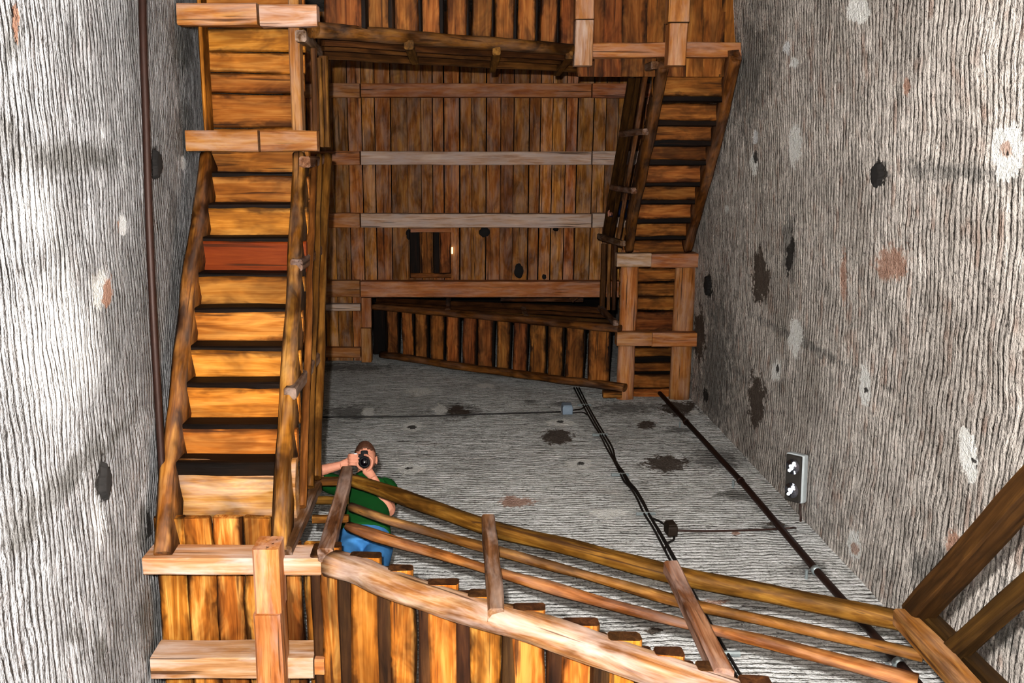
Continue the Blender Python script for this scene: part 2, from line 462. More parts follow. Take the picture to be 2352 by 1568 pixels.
S_BACK = spots(B, [
    (GRY, .75, .22, [(1440, 935, 80, 16), (1045, 942, 60, 18), (800, 943, 60, 17), (1640, 1050, 70, 24), (1780, 1205, 42, 12), (1865, 1303, 50, 20), (1560, 987, 30, 8), (1222, 920, 18, 6), (1285, 926, 22, 6), (1690, 1135, 45, 12), (760, 842, 160, 10), (1700, 1400, 60, 10)]),
    (MUD, .95, .06, [(1281, 1000, 35, 18), (1530, 1061, 50, 18), (1484, 973, 22, 9), (1560, 935, 44, 16), (1050, 942, 26, 12), (1780, 1200, 20, 7), (1500, 1445, 24, 7)]),
    (PLA, .97, .06, [(960, 898, 30, 9), (950, 977, 26, 10), (1287, 969, 32, 9), (1332, 1064, 30, 12), (945, 1075, 34, 12), (1405, 1177, 44, 11), (1115, 884, 20, 6), (1010, 940, 18, 13), (845, 946, 14, 13), (1480, 1335, 50, 9), (1595, 945, 9, 6)]),
    (PNK, .8, .10, [(1185, 1150, 40, 12), (1690, 1222, 10, 5), (1350, 1480, 34, 8), (1640, 1380, 30, 8)]),
    (DRK, .9, .06, [(945, 979, 10, 4), (1287, 966, 8, 3), (1335, 1062, 10, 5), (940, 1072, 10, 3)])])
S_RIGHT = spots(R, [
    (GRY, .70, .25, [(2190, 395, 190, 24, .05), (1810, 560, 16, 90), (1830, 780, 150, 10, .50), (1640, 850, 40, 170, .05), (1720, 150, 40, 150, .1), (2300, 1420, 40, 80), (2140, 1290, 60, 40, -.6), (2336, 1150, 22, 60)]),
    (MUD, .95, .06, [(1744, 637, 18, 60), (1735, 918, 19, 62), (1605, 770, 13, 60)]),
    (PLA, .95, .07, [(2304, 348, 38, 60), (1985, 890, 14, 52), (2222, 1050, 22, 62, -.15), (1958, 1250, 15, 42), (1822, 145, 12, 14), (1730, 372, 9, 26), (1668, 480, 6, 10), (1825, 770, 16, 50), (1780, 850, 11, 24), (1702, 1060, 15, 13), (1965, 25, 26, 30), (1825, 330, 14, 50)]),
    (PNK, .75, .12, [(2185, 1245, 20, 30), (2045, 605, 40, 38), (2306, 345, 14, 20), (1960, 1262, 10, 14), (2080, 200, 8, 24), (1935, 640, 8, 60)]),
    (WHT, .95, .05, [(1806, 108, 8, 16), (1733, 315, 8, 15)]),
    (DRK, .95, .06, [(2015, 398, 15, 32), (1733, 360, 6, 16), (1987, 897, 5, 8), (2234, 1056, 6, 12), (1625, 655, 9, 28), (1618, 905, 6, 18), (1783, 848, 4, 12), (1812, 585, 7, 55, .15), (2310, 350, 6, 9)])])
S_LEFT = spots(L, [
    (GRY, .75, .25, [(40, 90, 24, 70), (20, 300, 18, 40), (180, 360, 120, 36), (422, 95, 30, 80), (428, 305, 20, 80), (335, 1215, 20, 60), (345, 1420, 24, 90), (180, 1080, 200, 34, -.75), (180, 1460, 18, 24), (238, 1490, 14, 34), (60, 1230, 60, 26, -.7)]),
    (WHT, .80, .22, [(95, 490, 50, 80), (230, 1190, 14, 60), (150, 800, 90, 160)]),
    (WHT, .97, .05, [(286, 517, 12, 28), (239, 312, 6, 20), (425, 375, 8, 16)]),
    (PLA, .8, .10, [(238, 660, 18, 44)]),
    (PNK, .9, .08, [(252, 670, 12, 36, .1), (277, 520, 4, 16), (236, 318, 3, 8), (42, 60, 8, 60)]),
    (DRK, .95, .08, [(241, 1105, 14, 50), (360, 375, 12, 38), (345, 1215, 7, 30)])])
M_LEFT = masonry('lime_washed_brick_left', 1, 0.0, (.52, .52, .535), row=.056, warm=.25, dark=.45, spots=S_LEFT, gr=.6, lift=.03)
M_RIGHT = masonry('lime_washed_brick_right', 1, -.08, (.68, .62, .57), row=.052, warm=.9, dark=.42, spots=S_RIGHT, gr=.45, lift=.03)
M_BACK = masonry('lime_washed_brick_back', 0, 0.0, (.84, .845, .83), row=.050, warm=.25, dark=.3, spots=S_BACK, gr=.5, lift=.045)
M_FRONT = masonry('lime_washed_brick_front', 0, 0.0, (.5, .48, .46))
def store_spots(o, ix, groups):
    me = o.data
    co_ = [(v.co[ix], v.co[2]) for v in me.vertices]
    for gi, (_c, _a, _s, lst) in enumerate(groups):
        val = [4.0] * len(co_)
        for (hc, zc, ax, ay, bx, by) in lst:
            det = abs(ax * by - ay * bx)
            rz = 3.2 * (abs(ax) + abs(bx)) / det; rh = 3.2 * (abs(ay) + abs(by)) / det
            for n_, (h_, z_) in enumerate(co_):
                dz = z_ - zc
                if dz > rz or dz < -rz: continue
                dh = h_ - hc
                if dh > rh or dh < -rh: continue
                d = math.hypot(dh * ax + dz * ay, dh * bx + dz * by)
                if d < val[n_]: val[n_] = d
        a_ = me.attributes.new('patch_%d' % gi, 'FLOAT', 'POINT'); a_.data.foreach_set('value', val)
store_spots(wl, 1, S_LEFT); store_spots(wr, 1, S_RIGHT); store_spots(wb, 0, S_BACK)
for o_, m_ in ((wl, M_LEFT), (wr, M_RIGHT), (wb, M_BACK), (wf, M_FRONT)): o_.data.materials.append(m_)
# old scaffolding sockets: flat dark patches, the hollow's shade put into the colour
for (w_, px, py, rx, ry) in [(R, 2015, 402, 11, 28), (R, 1625, 655, 6, 22), (L, 241, 1105, 8, 40), (L, 360, 375, 8, 30)]:
    patch(w_, px, py, rx, ry, M_HOLE, 'putlog_hole', bulge=.002, lift=.016)

# ------------------------------------------------------------------ stair flights
def lerp_pts(pts, key, val):
    """height of a bent stringer at a coordinate (key 0 = X, 1 = Y)"""
    q = sorted(pts, key=lambda p: p[key])
    if val <= q[0][key]: a, b = q[0], q[1]
    elif val >= q[-1][key]: a, b = q[-2], q[-1]
    else:
        for a, b in zip(q, q[1:]):
            if val <= b[key]: break
    t = (val - a[key]) / (b[key] - a[key])
    return a.lerp(b, t)

def flight_x(label, inner, outer, spans, ref, dz, mats, logw, logh, overhang, group, riser=W_RISER, smat=W_LOG, tprof=None, thick=.055, rw=-.014):
    """a flight along a wall that runs in X; spans are the tread edges measured along the line ref"""
    root = thing('stair_flight', (inner[0] + inner[-1]) / 2, label, 'stairs', group)
    polybeam('stringer', inner, logw, logh, smat, root)
    polybeam('stringer', outer, logw, logh, smat, root)
    for i, (x0, x1, *rest) in enumerate(spans):
        py = ref(.5 * (x0 + x1))
        Z = 6.0
        for _ in range(30):
            u0, v0 = uv(x0, py); u1, _v = uv(x1, py)
            xm = .5 * (u0 + u1) * Z
            ci = lerp_pts(inner, 0, xm); co = lerp_pts(outer, 0, xm)
            Z = .5 * Z + .5 * (ci.z + dz)
        w = (u1 - u0) * Z
        m = mats[i % len(mats)] if not rest else rest[0]
        y0 = ci.y - math.copysign(overhang, co.y - ci.y); y1 = co.y
        up = (0, 0, 1)
        beam('tread', (xm, y0, Z), (xm, y1, Z), w, thick, m, root, prof=tprof or 'box', jit=.012, bev=.012, end_mat=W_LOGK)
        side = -1 if inner[0].z > inner[-1].z else 1            # +1: rises towards larger X
        # dark board closing the step below the next tread
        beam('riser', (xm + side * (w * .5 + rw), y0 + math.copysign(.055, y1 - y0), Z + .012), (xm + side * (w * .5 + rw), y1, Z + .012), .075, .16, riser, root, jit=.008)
    return root

def flight_y(label, inner, outer, spans, dz, mats, logw, logh, group, riser=W_RISER, smat=W_LOG, thick=.055, over=.05, rw=-.012):
    root = thing('stair_flight', (inner[0] + inner[-1]) / 2, label, 'stairs', group)
    polybeam('stringer', inner, logw, logh, smat, root, prof='box', jit=.010)
    polybeam('stringer', outer, logw, logh, smat, root, prof='box', jit=.010)
    up = 1 if inner[-1].z > inner[0].z else -1
    diry = math.copysign(1, (inner[-1].y - inner[0].y)) * up
    for i, (pxm, y0, y1, *rest) in enumerate(spans):
        Z = 6.0
        for _ in range(40):
            v0 = uv(pxm, y0)[1]; v1 = uv(pxm, y1)[1]
            ym = .5 * (v0 + v1) * Z
            ci = lerp_pts(inner, 1, ym); co = lerp_pts(outer, 1, ym)
            Z = .5 * Z + .5 * (.5 * (ci.z + co.z) + dz)
        w = abs(v1 - v0) * Z
        m = mats[i % len(mats)] if not rest else rest[0]
        sx = math.copysign(1, co.x - ci.x)
        pr = rest[1] if len(rest) > 1 else 'box'
        beam('tread', (ci.x - sx * over, ym, Z), (co.x + sx * .02, ym, Z), w, thick if pr == 'box' else .11, m, root, prof=pr, jit=.012, bev=.012)
        yr = ym + diry * (w * .5 + (rw if pr == 'box' else -.05))
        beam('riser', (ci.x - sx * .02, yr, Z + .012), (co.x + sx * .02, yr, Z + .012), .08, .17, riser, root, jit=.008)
    return root

# --- flight 1: along the back wall, nearest the viewer, climbing to the left
i1 = [PY(x, y, 2.11) for x, y in [(738, 1305), (800, 1318), (850, 1345), (900, 1362), (1000, 1398), (1140, 1440), (1250, 1475), (1400, 1525), (1520, 1568), (1700, 1632), (1950, 1722), (2150, 1800)]]
o1 = [Vector((p.x, 3.02, p.z)) for p in i1]
f1 = flight_x('lowest stair flight, golden plank undersides with pale bent log, across the bottom of the photo', i1, o1,
              [(737, 790), (802, 876), (892, 952), (985, 1056), (1075, 1153), (1182, 1255), (1290, 1369), (1395, 1470), (1500, 1570), (1600, 1670), (1700, 1770)],
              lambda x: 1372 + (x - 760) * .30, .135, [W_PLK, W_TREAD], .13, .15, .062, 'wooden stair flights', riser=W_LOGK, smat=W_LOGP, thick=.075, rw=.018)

# --- flight 2: along the left wall, climbing towards the viewer's side of the tower
def line2(s, px, py): return P(px, py, 4.45 + 2.15 * s)
def s2(py):
    v = uv(600, py)[1]; return (2.05 - 4.45 * v) / (2.03 + 2.15 * v)
i2 = [line2(s2(y), x, y) for x, y in [(636, 1262), (645, 1100), (655, 900), (668, 700), (676, 560), (682, 450), (683, 348)]]
o2 = [line2(s2(y), x, y) for x, y in [(370, 1268), (380, 1100), (402, 880), (422, 705), (445, 540), (458, 450), (470, 348)]]
T2 = [(508, 1062, 1208, W_LOGG, 'half'), (515, 987, 1068, W_TREAD), (523, 890, 974, W_TREAD), (530, 806, 877, W_TREAD), (538, 718, 790, W_TREAD), (545, 636, 706, W_TREAD), (554, 554, 625, W_RED), (560, 476, 548, W_TREAD), (566, 404, 470, W_TREAD), (577, 338, 400, W_TREAD)]
f2 = flight_y('stair flight along the left wall, bright golden treads, one of them red', i2, o2, T2, .21, [W_TREAD], .088, .20, 'wooden stair flights')

# --- flight 3: along the near wall, top of the photo
i3 = [P(736, 64, 6.62), P(900, 79, 7.20), P(1100, 95, 8.0), P(1330, 112, 8.85)]
o3 = [Vector((p.x, -1.78, p.z)) for p in i3]
f3 = flight_x('stair flight along the top edge of the photo, brown treads above a dark log', i3, o3,
              [(745, 832), (838, 897), (904, 962), (967, 1012), (1026, 1072), (1083, 1130), (1138, 1182), (1190, 1231), (1240, 1280), (1286, 1322)],
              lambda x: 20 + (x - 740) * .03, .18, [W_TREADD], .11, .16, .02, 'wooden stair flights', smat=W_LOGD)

# --- flight 4: along the right wall, climbing towards the back wall
def Z4s(py):
    s = 0.0
    v = uv(1500, py)[1]
    # Y = -.80 + 1.97 s ; Z = 8.9 + 2.1 s
    return (v * 8.9 + .80) / (1.97 - 2.1 * v)
i4 = [P(x, y, 8.9 + 2.1 * Z4s(y)) for x, y in [(1527, 158), (1503, 280), (1478, 400), (1460, 490), (1446, 580)]]
o4 = [P(x, y, 8.9 + 2.1 * Z4s(y)) for x, y in [(1693, 140), (1662, 280), (1630, 400), (1604, 490), (1582, 580)]]
T4 = [(1598, 165, 222), (1583, 238, 277), (1573, 286, 324), (1563, 334, 368), (1552, 378, 418), (1542, 425, 459), (1532, 468, 503), (1522, 510, 542), (1512, 552, 584)]
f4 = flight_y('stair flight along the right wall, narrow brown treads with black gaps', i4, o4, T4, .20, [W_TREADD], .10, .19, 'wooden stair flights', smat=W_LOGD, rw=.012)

# --- flight 5: along the back wall, climbing left through the opening in the boarded floor
i5 = [P(1418, 757, 11.0), P(1300, 746, 11.46), P(1080, 725, 12.33), P(850, 706, 13.25)]
o5 = [P(1430, 893, 11.0), P(1300, 876, 11.46), P(1080, 848, 12.33), P(870, 815, 13.25)]
f5 = flight_x('uppermost stair flight, rising left through the opening in the boarded ceiling', i5, o5,
              [(857, 886, W_RISER), (889, 914), (924, 949), (954, 982), (988, 1019), (1025, 1054), (1063, 1093), (1098, 1133), (1142, 1171), (1179, 1210), (1217, 1253), (1259, 1293), (1299, 1340), (1351, 1399)],  # first span is a near-black board added to darken the opening
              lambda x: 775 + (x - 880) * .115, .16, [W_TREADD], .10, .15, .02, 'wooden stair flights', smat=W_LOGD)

# ------------------------------------------------------------------ landings
def lbeam(root, name, px0, px1, py0, py1, Z, h, mat, axis='x', prof='box', jit=.006):
    """timber whose underside fills a rectangle seen in the plan at height Z"""
    a = P(px0, py0, Z); b = P(px1, py1, Z)
    if axis == 'x': return beam(name, (a.x, (a.y + b.y) / 2, Z), (b.x, (a.y + b.y) / 2, Z), abs(b.y - a.y), h, mat, root, prof=prof, jit=jit)
    return beam(name, ((a.x + b.x) / 2, a.y, Z), ((a.x + b.x) / 2, b.y, Z), abs(b.x - a.x), h, mat, root, prof=prof, jit=jit)

# landing 1 (back left corner)
l1 = thing('stair_landing', P(540, 1400, 4.4), 'lowest corner landing with pale beams and a heavy jutting joist, bottom left', 'landing', 'corner landings')
lbeam(l1, 'cross_beam', 326, 738, 1284, 1323, 4.40, .19, W_PALE)
lbeam(l1, 'cross_beam', 344, 720, 1512, 1560, 4.38, .20, W_PALE)
lbeam(l1, 'cross_beam', 722, 745, 1516, 1552, 4.38, .20, W_BEAM)
a = P(578, 1262, 4.28); b = P(645, 1410, 4.28)
beam('joist', ((a.x + b.x) / 2, a.y, 4.28), ((a.x + b.x) / 2, b.y, 4.28), .135, .17, W_BEAM, l1, jit=.004)
a2 = P(576, 1414, 4.255); beam('joist', ((a.x + b.x) / 2 - .004, a2.y, 4.255), ((a.x + b.x) / 2 - .004, 3.1, 4.255), .142, .19, W_BEAM, l1, jit=.006)
for k in range(6):
    x0 = -1.70 + k * .165
    beam('plank', (x0 + .08, 1.97 if k < 4 else 2.12, 4.60), (x0 + .08, 3.08, 4.60), .158, .05, W_PLK, l1, jit=.016, prof='box')

# landing 2 (near left corner, top left of the photo)
l2 = thing('stair_landing', P(580, 180, 6.6), 'corner landing of orange planks in a beam frame, top left', 'landing', 'corner landings')
lbeam(l2, 'cross_beam', 424, 593, 300, 348, 6.60, .14, W_BEAM); lbeam(l2, 'cross_beam', 597, 728, 300, 348, 6.605, .14, W_BEAM)
lbeam(l2, 'cross_beam', 404, 590, 6, 56, 6.60, .14, W_BEAM); lbeam(l2, 'cross_beam', 594, 728, 8, 58, 6.60, .14, W_PALE)
lbeam(l2, 'joist', 447, 481, -60, 360, 6.70, .17, W_TREAD, 'y'); lbeam(l2, 'joist', 657, 697, -60, 358, 6.70, .15, W_BEAM, 'y')
for y0, y1 in [(-40, 62), (64, 119), (121, 167), (169, 214), (216, 292), (294, 345)]:
    lbeam(l2, 'plank', 468, 700, y0, y1, 6.88, .05, W_TREAD, jit=.010)

# landing 3 (near right corner, top right of the photo)
l3 = thing('stair_landing', P(1500, 60, 8.8), 'corner landing with two jutting joists under brown planks, top right', 'landing', 'corner landings')
lbeam(l3, 'joist', 1324, 1364, -60, 43, 8.80, .16, W_CBEAM, 'y'); lbeam(l3, 'joist', 1322, 1361, 46, 150, 8.79, .16, W_PALE, 'y')
lbeam(l3, 'joist', 1540, 1584, -60, 50, 8.80, .16, W_CBEAM, 'y'); lbeam(l3, 'joist', 1538, 1575, 53, 150, 8.79, .16, W_BEAM, 'y')
lbeam(l3, 'cross_beam', 1340, 1708, 97, 131, 8.95, .14, W_BEAM)
for x0, x1 in [(1330, 1386), (1389, 1428), (1431, 1482), (1486, 1526), (1529, 1575), (1578, 1616), (1619, 1660), (1663, 1706)]:
    lbeam(l3, 'plank', x0, x1, -70, 176, 9.12, .05, W_TREADD, 'y', jit=.012)

# landing 4 (back right corner)
l4 = thing('stair_landing', P(1510, 740, 11.0), 'corner landing with two crossed beams and two round joists, right of centre', 'landing', 'corner landings')
lbeam(l4, 'cross_beam', 1418, 1495, 582, 613, 11.0, .17, W_PALE); lbeam(l4, 'cross_beam', 1497, 1603, 583, 615, 11.0, .17, W_BEAM)
lbeam(l4, 'cross_beam', 1418, 1497, 764, 795, 11.0, .17, W_BEAM); lbeam(l4, 'cross_beam', 1499, 1600, 765, 797, 11.0, .17, W_BEAM)
lbeam(l4, 'joist', 1430, 1457, 575, 922, 11.14, .14, W_BEAM, 'y', prof='log'); lbeam(l4, 'joist', 1556, 1586, 580, 922, 11.14, .14, W_BEAM, 'y', prof='log')
for y0, y1 in [(585, 614), (616, 647), (649, 680), (682, 713), (715, 760), (762, 795), (797, 818), (834, 853), (858, 890), (893, 914)]:
    lbeam(l4, 'plank', 1424, 1588, y0, y1, 11.30, .06, W_TREADD, jit=.014)
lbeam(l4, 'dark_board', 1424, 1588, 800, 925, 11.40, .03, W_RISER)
lbeam(l4, 'bearer', 1386, 1428, 898, 914, 11.05, .10, W_TREADD)

# landing 0: the corner the lowest flight starts from (just under the frame)
l0 = thing('stair_landing', (2.3, 2.6, 2.45), 'corner landing under the newel post, lower right edge', 'landing', 'corner landings')
beam('cross_beam', (1.72, 2.15, 2.42), (2.92, 2.15, 2.42), .13, .15, W_BEAM, l0); beam('cross_beam', (1.72, 2.95, 2.42), (2.92, 2.95, 2.42), .13, .15, W_BEAM, l0)
for k in range(7):
    beam('plank', (1.80 + k * .165, 2.05, 2.57), (1.80 + k * .165, 3.08, 2.57), .155, .05, W_TREAD, l0)

# ------------------------------------------------------------------ railings
def rail(root, name, a, b, w, h, mat, prof='box', jit=.006): return beam(name, a, b, w, h, mat, root, prof=prof, jit=jit, bev=.014)
def post(root, a, b, w, h, mat, face=(0, -1, 0)): return beam('post', a, b, w, h, mat, root, up=face, jit=.006, bev=.010)

# railing of flight 1
YR = 2.08
r1 = thing('stair_railing', PY(1130, 1420, YR), 'long three-rail railing on the lowest flight, crossing from the boy to the lower right corner', 'railing', 'stair railings')
pa = [((1138, 1418), (1122, 1196), W_POST), ((1664, 1560), (1540, 1305), W_POST), ((748, 1278), (797, 1084), W_POST)]
for (bx, tx, m) in pa:
    b0 = PY(*bx, YR); t0 = PY(*tx, YR)
    w = .078
    post(r1, b0 + Vector((0, .03, 0)), t0 + Vector((0, .03, 0)), w, .075, m)
hr = [PY(797, 1100, YR + .05), PY(1122, 1212, YR + .05), PY(1540, 1320, YR + .05), PY(2072, 1428, YR + .05)]
polybeam('handrail', [p - Vector((0, 0, .04)) for p in hr], .085, .085, W_RAIL, r1, prof='box', jit=.006)
polybeam('rail', [p - Vector((0, 0, .025)) for p in [PY(800, 1163, YR + .08), PY(900, 1199, YR + .08), PY(1148, 1268, YR + .08), PY(1543, 1378, YR + .08), PY(2112, 1506, YR + .08)]], .05, .055, W_RAILM, r1, prof='box', jit=.006)
polybeam('rail', [p - Vector((0, 0, .025)) for p in [PY(792, 1207, YR + .08), PY(900, 1242, YR + .08), PY(1152, 1320, YR + .08), PY(1577, 1437, YR + .08), PY(2100, 1565, YR + .08)]], .05, .06, W_RAILM, r1, prof='box', jit=.010)
nt = PY(2075, 1430, YR); nb = Vector((nt.x + .01, YR, 2.62))
beam('newel_post', nb + Vector((0, .03, 0)), nt + Vector((0, .03, .02)), .085, .09, W_RAILM, r1, up=(0, -1, 0))
# short level rails between the two corner posts
for (y, m, hh) in [(1108, W_RAIL, .06), (1152, W_RAIL, .045), (1196, W_RAIL, .045)]:
    beam('rail', PY(716, y, YR + .06), PY(800, y, YR + .06), .05, hh, m, r1, jit=.004)

# railing of flight 2
r2 = thing('stair_railing', P(680, 900, 5.1), 'railing of the left wall flight, seen edge-on beside its golden treads', 'railing', 'stair railings')
for (bx, bz, tx, tz, w) in [((669, 1268), 4.45, (737, 1098), 5.42, .075), ((681, 904), 5.13, (735, 812), 6.08, .075), ((694, 609), 5.85, (740, 572), 6.75, .075), ((713, 371), 6.52, (748, 358), 7.5, .075)]:
    a = P(*bx, bz); b = P(*tx, tz); b.y = a.y
    post(r2, a, b, w, .075, W_POST, face=(-1, 0, 0))
polybeam('handrail', [P(721, 1092, 5.40), P(727, 850, 6.05), P(737, 580, 6.75), P(748, 350, 7.45)], .085, .07, W_RAIL, r2, prof='box')
polybeam('rail', [P(709, 1115, 5.20), P(716, 820, 5.85), P(724, 580, 6.45), P(731, 352, 7.15)], .05, .05, W_RAILB, r2, prof='box')
polybeam('rail', [P(691, 1160, 4.92), P(703, 842, 5.58), P(711, 580, 6.20), P(719, 365, 6.85)], .05, .05, W_RAILB, r2, prof='box')
# top railing along landing 2
r2b = thing('stair_railing', P(715, 200, 6.9), 'level railing on the top left landing, beside the ceiling boards', 'railing', 'stair railings')
beam('handrail', P(749, 338, 7.5), P(741, 128, 7.5), .075, .06, W_RAIL, r2b); beam('rail', P(736, 338, 7.2), P(730, 132, 7.2), .05, .05, W_RAILB, r2b); beam('rail', P(725, 300, 6.95), P(719, 110, 6.95), .05, .05, W_RAILD, r2b)
a = P(704, 82, 6.62); b = P(742, 124, 7.7); b.y = a.y
post(r2b, a, b, .08, .08, W_POST, face=(-1, 0, 0))

# railing of flight 3
r3 = thing('stair_railing', P(1000, 100, 7.6), 'dark railing hanging under the top flight, above the ceiling boards', 'railing', 'stair railings')
beam('handrail', P(746, 121, 7.65), P(1440, 161, 10.3), .10, .07, W_RAILD, r3); beam('rail', P(746, 108, 7.35), P(1460, 150, 10.0), .06, .05, W_RAILD, r3); beam('rail', P(746, 97, 7.05), P(1490, 143, 9.7), .05, .05, W_RAILD, r3)
for (bx, bz, tx, dz) in [((938, 92), 7.35, (942, 131), 1.0), ((1141, 108), 8.15, (1112, 150), 1.05), ((1308, 118), 8.78, (1262, 158), 1.1)]:
    a = P(*bx, bz); b = P(*tx, bz + dz); b = Vector((a.x, b.y, b.z))
    post(r3, a, b, .075, .07, W_RAIL, face=(0, 1, 0))

# railing of flight 4
r4 = thing('stair_railing', P(1470, 350, 10.0), 'narrow railing on the inner side of the right wall flight', 'railing', 'stair railings')
def z4(y): return 8.9 + 2.1 * Z4s(y)
def r4line(x0, y0, x1, y1, dz): return P(x0, y0, z4(150) + dz), P(x1, y1, z4(575) + dz)
for (nm, x0, x1, dz, w, m) in [('handrail', 1457, 1391, .95, .09, W_RAILD), ('rail', 1471, 1405, .62, .055, W_RAILD), ('rail', 1487, 1421, .32, .05, W_RAILM)]:
    a, b = r4line(x0, 160, x1, 550, dz)
    beam(nm, a, b, w, .06, m, r4)
for (b0, t0) in [((1490, 303), (1437, 300)), ((1463, 438), (1413, 428)), ((1438, 560), (1384, 545)), ((1512, 150), (1455, 160))]:
    zb = z4(b0[1]); a = P(*b0, zb); b = P(*t0, zb + 1.02)
    b = Vector((b.x, a.y, b.z))
    post(r4, a, b, .07, .07, W_POST, face=(-1, 0, 0))
# railing of landing 4 and flight 5
r5 = thing('stair_railing', P(1410, 650, 11.3), 'short level railing on the right hand landing, seen edge-on', 'railing', 'stair railings')
for (nm, x0, x1, dz, m) in [('handrail', 1388, 1384, .95, W_RAILD), ('rail', 1401, 1397, .65, W_RAILM), ('rail', 1413, 1410, .35, W_RAILD)]:
    beam(nm, P(x0, 560, 11.1 + dz), P(x1, 712, 11.1 + dz), .07 if nm == 'handrail' else .05, .05, m, r5)
a = P(1414, 748, 11.0); b = P(1384, 712, 12.1); post(r5, a, Vector((a.x - .03, a.y, 12.1)), .07, .07, W_POST)
r6 = thing('stair_railing', P(1250, 735, 11.8), 'black railing of the uppermost flight, under the ceiling opening', 'railing', 'stair railings')
beam('handrail', P(1392, 714, 12.05), P(864, 689, 14.0), .08, .07, W_RAILD, r6); beam('rail', P(1398, 727, 11.7), P(862, 697, 13.7), .05, .05, W_RAILD, r6); beam('rail', P(1404, 739, 11.4), P(862, 703, 13.45), .05, .05, W_RAILD, r6)
for (b0, t0, bz) in [((1211, 738), (1190, 697), 11.85), ((1028, 718), (1018, 682), 12.6)]:
    a = P(*b0, bz); post(r6, a, Vector((a.x, a.y, bz + 1.0)), .07, .06, W_POST)
# railing of the flight below, lower right corner
r0 = thing('stair_railing', nt, 'dark olive railing rising out of the lower right corner beside the right wall', 'railing', 'stair railings')
beam('handrail', PX(2112, 1436, nt.x + .06), PX(2420, 1103, nt.x + .12), .11, .10, W_RAILK, r0)
beam('rail', PX(2195, 1520, nt.x + .06), PX(2420, 1332, nt.x + .12), .07, .08, W_RAILK, r0)
pb = PX(2420, 1103, nt.x + .12)
beam('post', (nt.x + .11, nt.y + .03, 2.62), (nt.x + .11, nt.y + .03, nt.z + .0), .08, .09, W_RAILK, r0, up=(0, -1, 0))
beam('post', (pb.x, pb.y, pb.z - 1.0), pb, .08, .08, W_RAILK, r0, up=(0, -1, 0))

# ------------------------------------------------------------------ boarded ceiling with its beams
ZC = 13.32
vs, fs = [], []
def add_board(x0, x1, y0, y1, z, th):
    b = len(vs)
    j = [RND.uniform(-.006, .006) for _ in range(4)]
    z += RND.uniform(-.006, .006)
    for zz in (z, z + th):
        vs.extend([(x0 + j[0], y0, zz), (x1 + j[1], y0, zz), (x1 + j[2], y1, zz), (x0 + j[3], y1, zz)])
    fs.extend([(b, b + 1, b + 2, b + 3), (b + 4, b + 5, b + 6, b + 7), (b, b + 1, b + 5, b + 4), (b + 1, b + 2, b + 6, b + 5), (b + 2, b + 3, b + 7, b + 6), (b + 3, b, b + 4, b + 7)])
x = -2.62
OPX0, OPX1, OPY = -1.36, 2.35, 2.14
seams = []
while x < 2.95:
    w = RND.uniform(.15, .23)
    seams.append((x, x + w)); x += w + .013
k = N('ceiling_board_wood_long')
def boards_material():
    """boards run along Y: colour changes from board to board through the random of each mesh island"""
    m = W_CEIL.copy(); m.name = 'ceiling_boards'
    t = m.node_tree
    geo = t.nodes.new('ShaderNodeNewGeometry')
    for nd in list(t.nodes):
        if nd.type == 'OBJECT_INFO':
            for lk in list(t.links):
                if lk.from_node == nd and lk.from_socket.name == 'Random': t.links.new(geo.outputs['Random Per Island'], lk.to_socket)
        if nd.type == 'MAPPING':
            s = nd.inputs['Scale'].default_value; nd.inputs['Scale'].default_value = (s[1], s[0], s[2])
    return m
for (x0, x1) in seams:
    if x1 < OPX0 or x0 > OPX1:
        add_board(x0, x1, YF, YB, ZC, .04)
    else:
        add_board(x0, x1, YF, OPY, ZC, .04)
ce = link('ceiling', mesh('ceiling', vs, fs), boards_material())
tag(ce, kind='structure')
def cbeam(py0, py1, mats, label, xs=((-2.6, 826), (830, 1357), (1361, 2.9))):
    Z = 13.15
    a = P(1000, py0, Z); b = P(1000, py1, Z); w = b.y - a.y; yc = (a.y + b.y) / 2
    root = thing('ceiling_beam', (0, yc, Z), label, 'beam', 'ceiling beams')
    def X(q, py): return q if abs(q) < 10 else P(q, py, Z).x
    pm = (py0 + py1) / 2
    for i, ((x0, x1), m) in enumerate(zip(xs, mats)):
        dz = -.05 if i == 1 else 0
        beam('beam_length', (X(x0, pm), yc, Z + dz), (X(x1, pm), yc, Z + dz), w * (1 if i != 1 else .96), .17 - dz, m, root, jit=.005)
    return root
cbeam(191, 224, (W_CBEAM, W_CBEAM, W_CBEAM), 'reddish brown ceiling beam, nearest the top flight')
cbeam(347, 379, (W_CBEAM, W_CPALE, W_CPALE), 'palest ceiling beam, whitened along its middle length')
cbeam(490, 523, (W_CBEAM, W_CPALE, W_CPALE), 'streaky pinkish ceiling beam, just before the hatch')
cbeam(645, 682, (W_CBEAM, W_CBEAM, W_CBEAM), 'brown ceiling beam at the edge of the stair opening', xs=((-2.6, 826), (829, 1377), (1379, 2.9)))
tr = thing('trimmer_beam', P(840, 760, 13.1), 'lapped trimmer beam closing the left end of the ceiling opening', 'beam')
lbeam(tr, 'beam_length', 829, 853, 684, 752, 13.1, .18, W_CBEAM, 'y'); lbeam(tr, 'beam_length', 828, 853, 754, 832, 13.08, .18, W_BEAM, 'y')
sb = lbeam(None, 'ceiling_beam', 690, 828, 698, 714, 13.2, .12, W_CPALE); tag(sb, 'short greyish bearer left of the trimmer beam', 'beam')
sb = lbeam(None, 'ceiling_beam', 690, 828, 799, 822, 13.2, .12, W_CBEAM); tag(sb, 'short wall plate under the boards, against the back wall', 'beam')
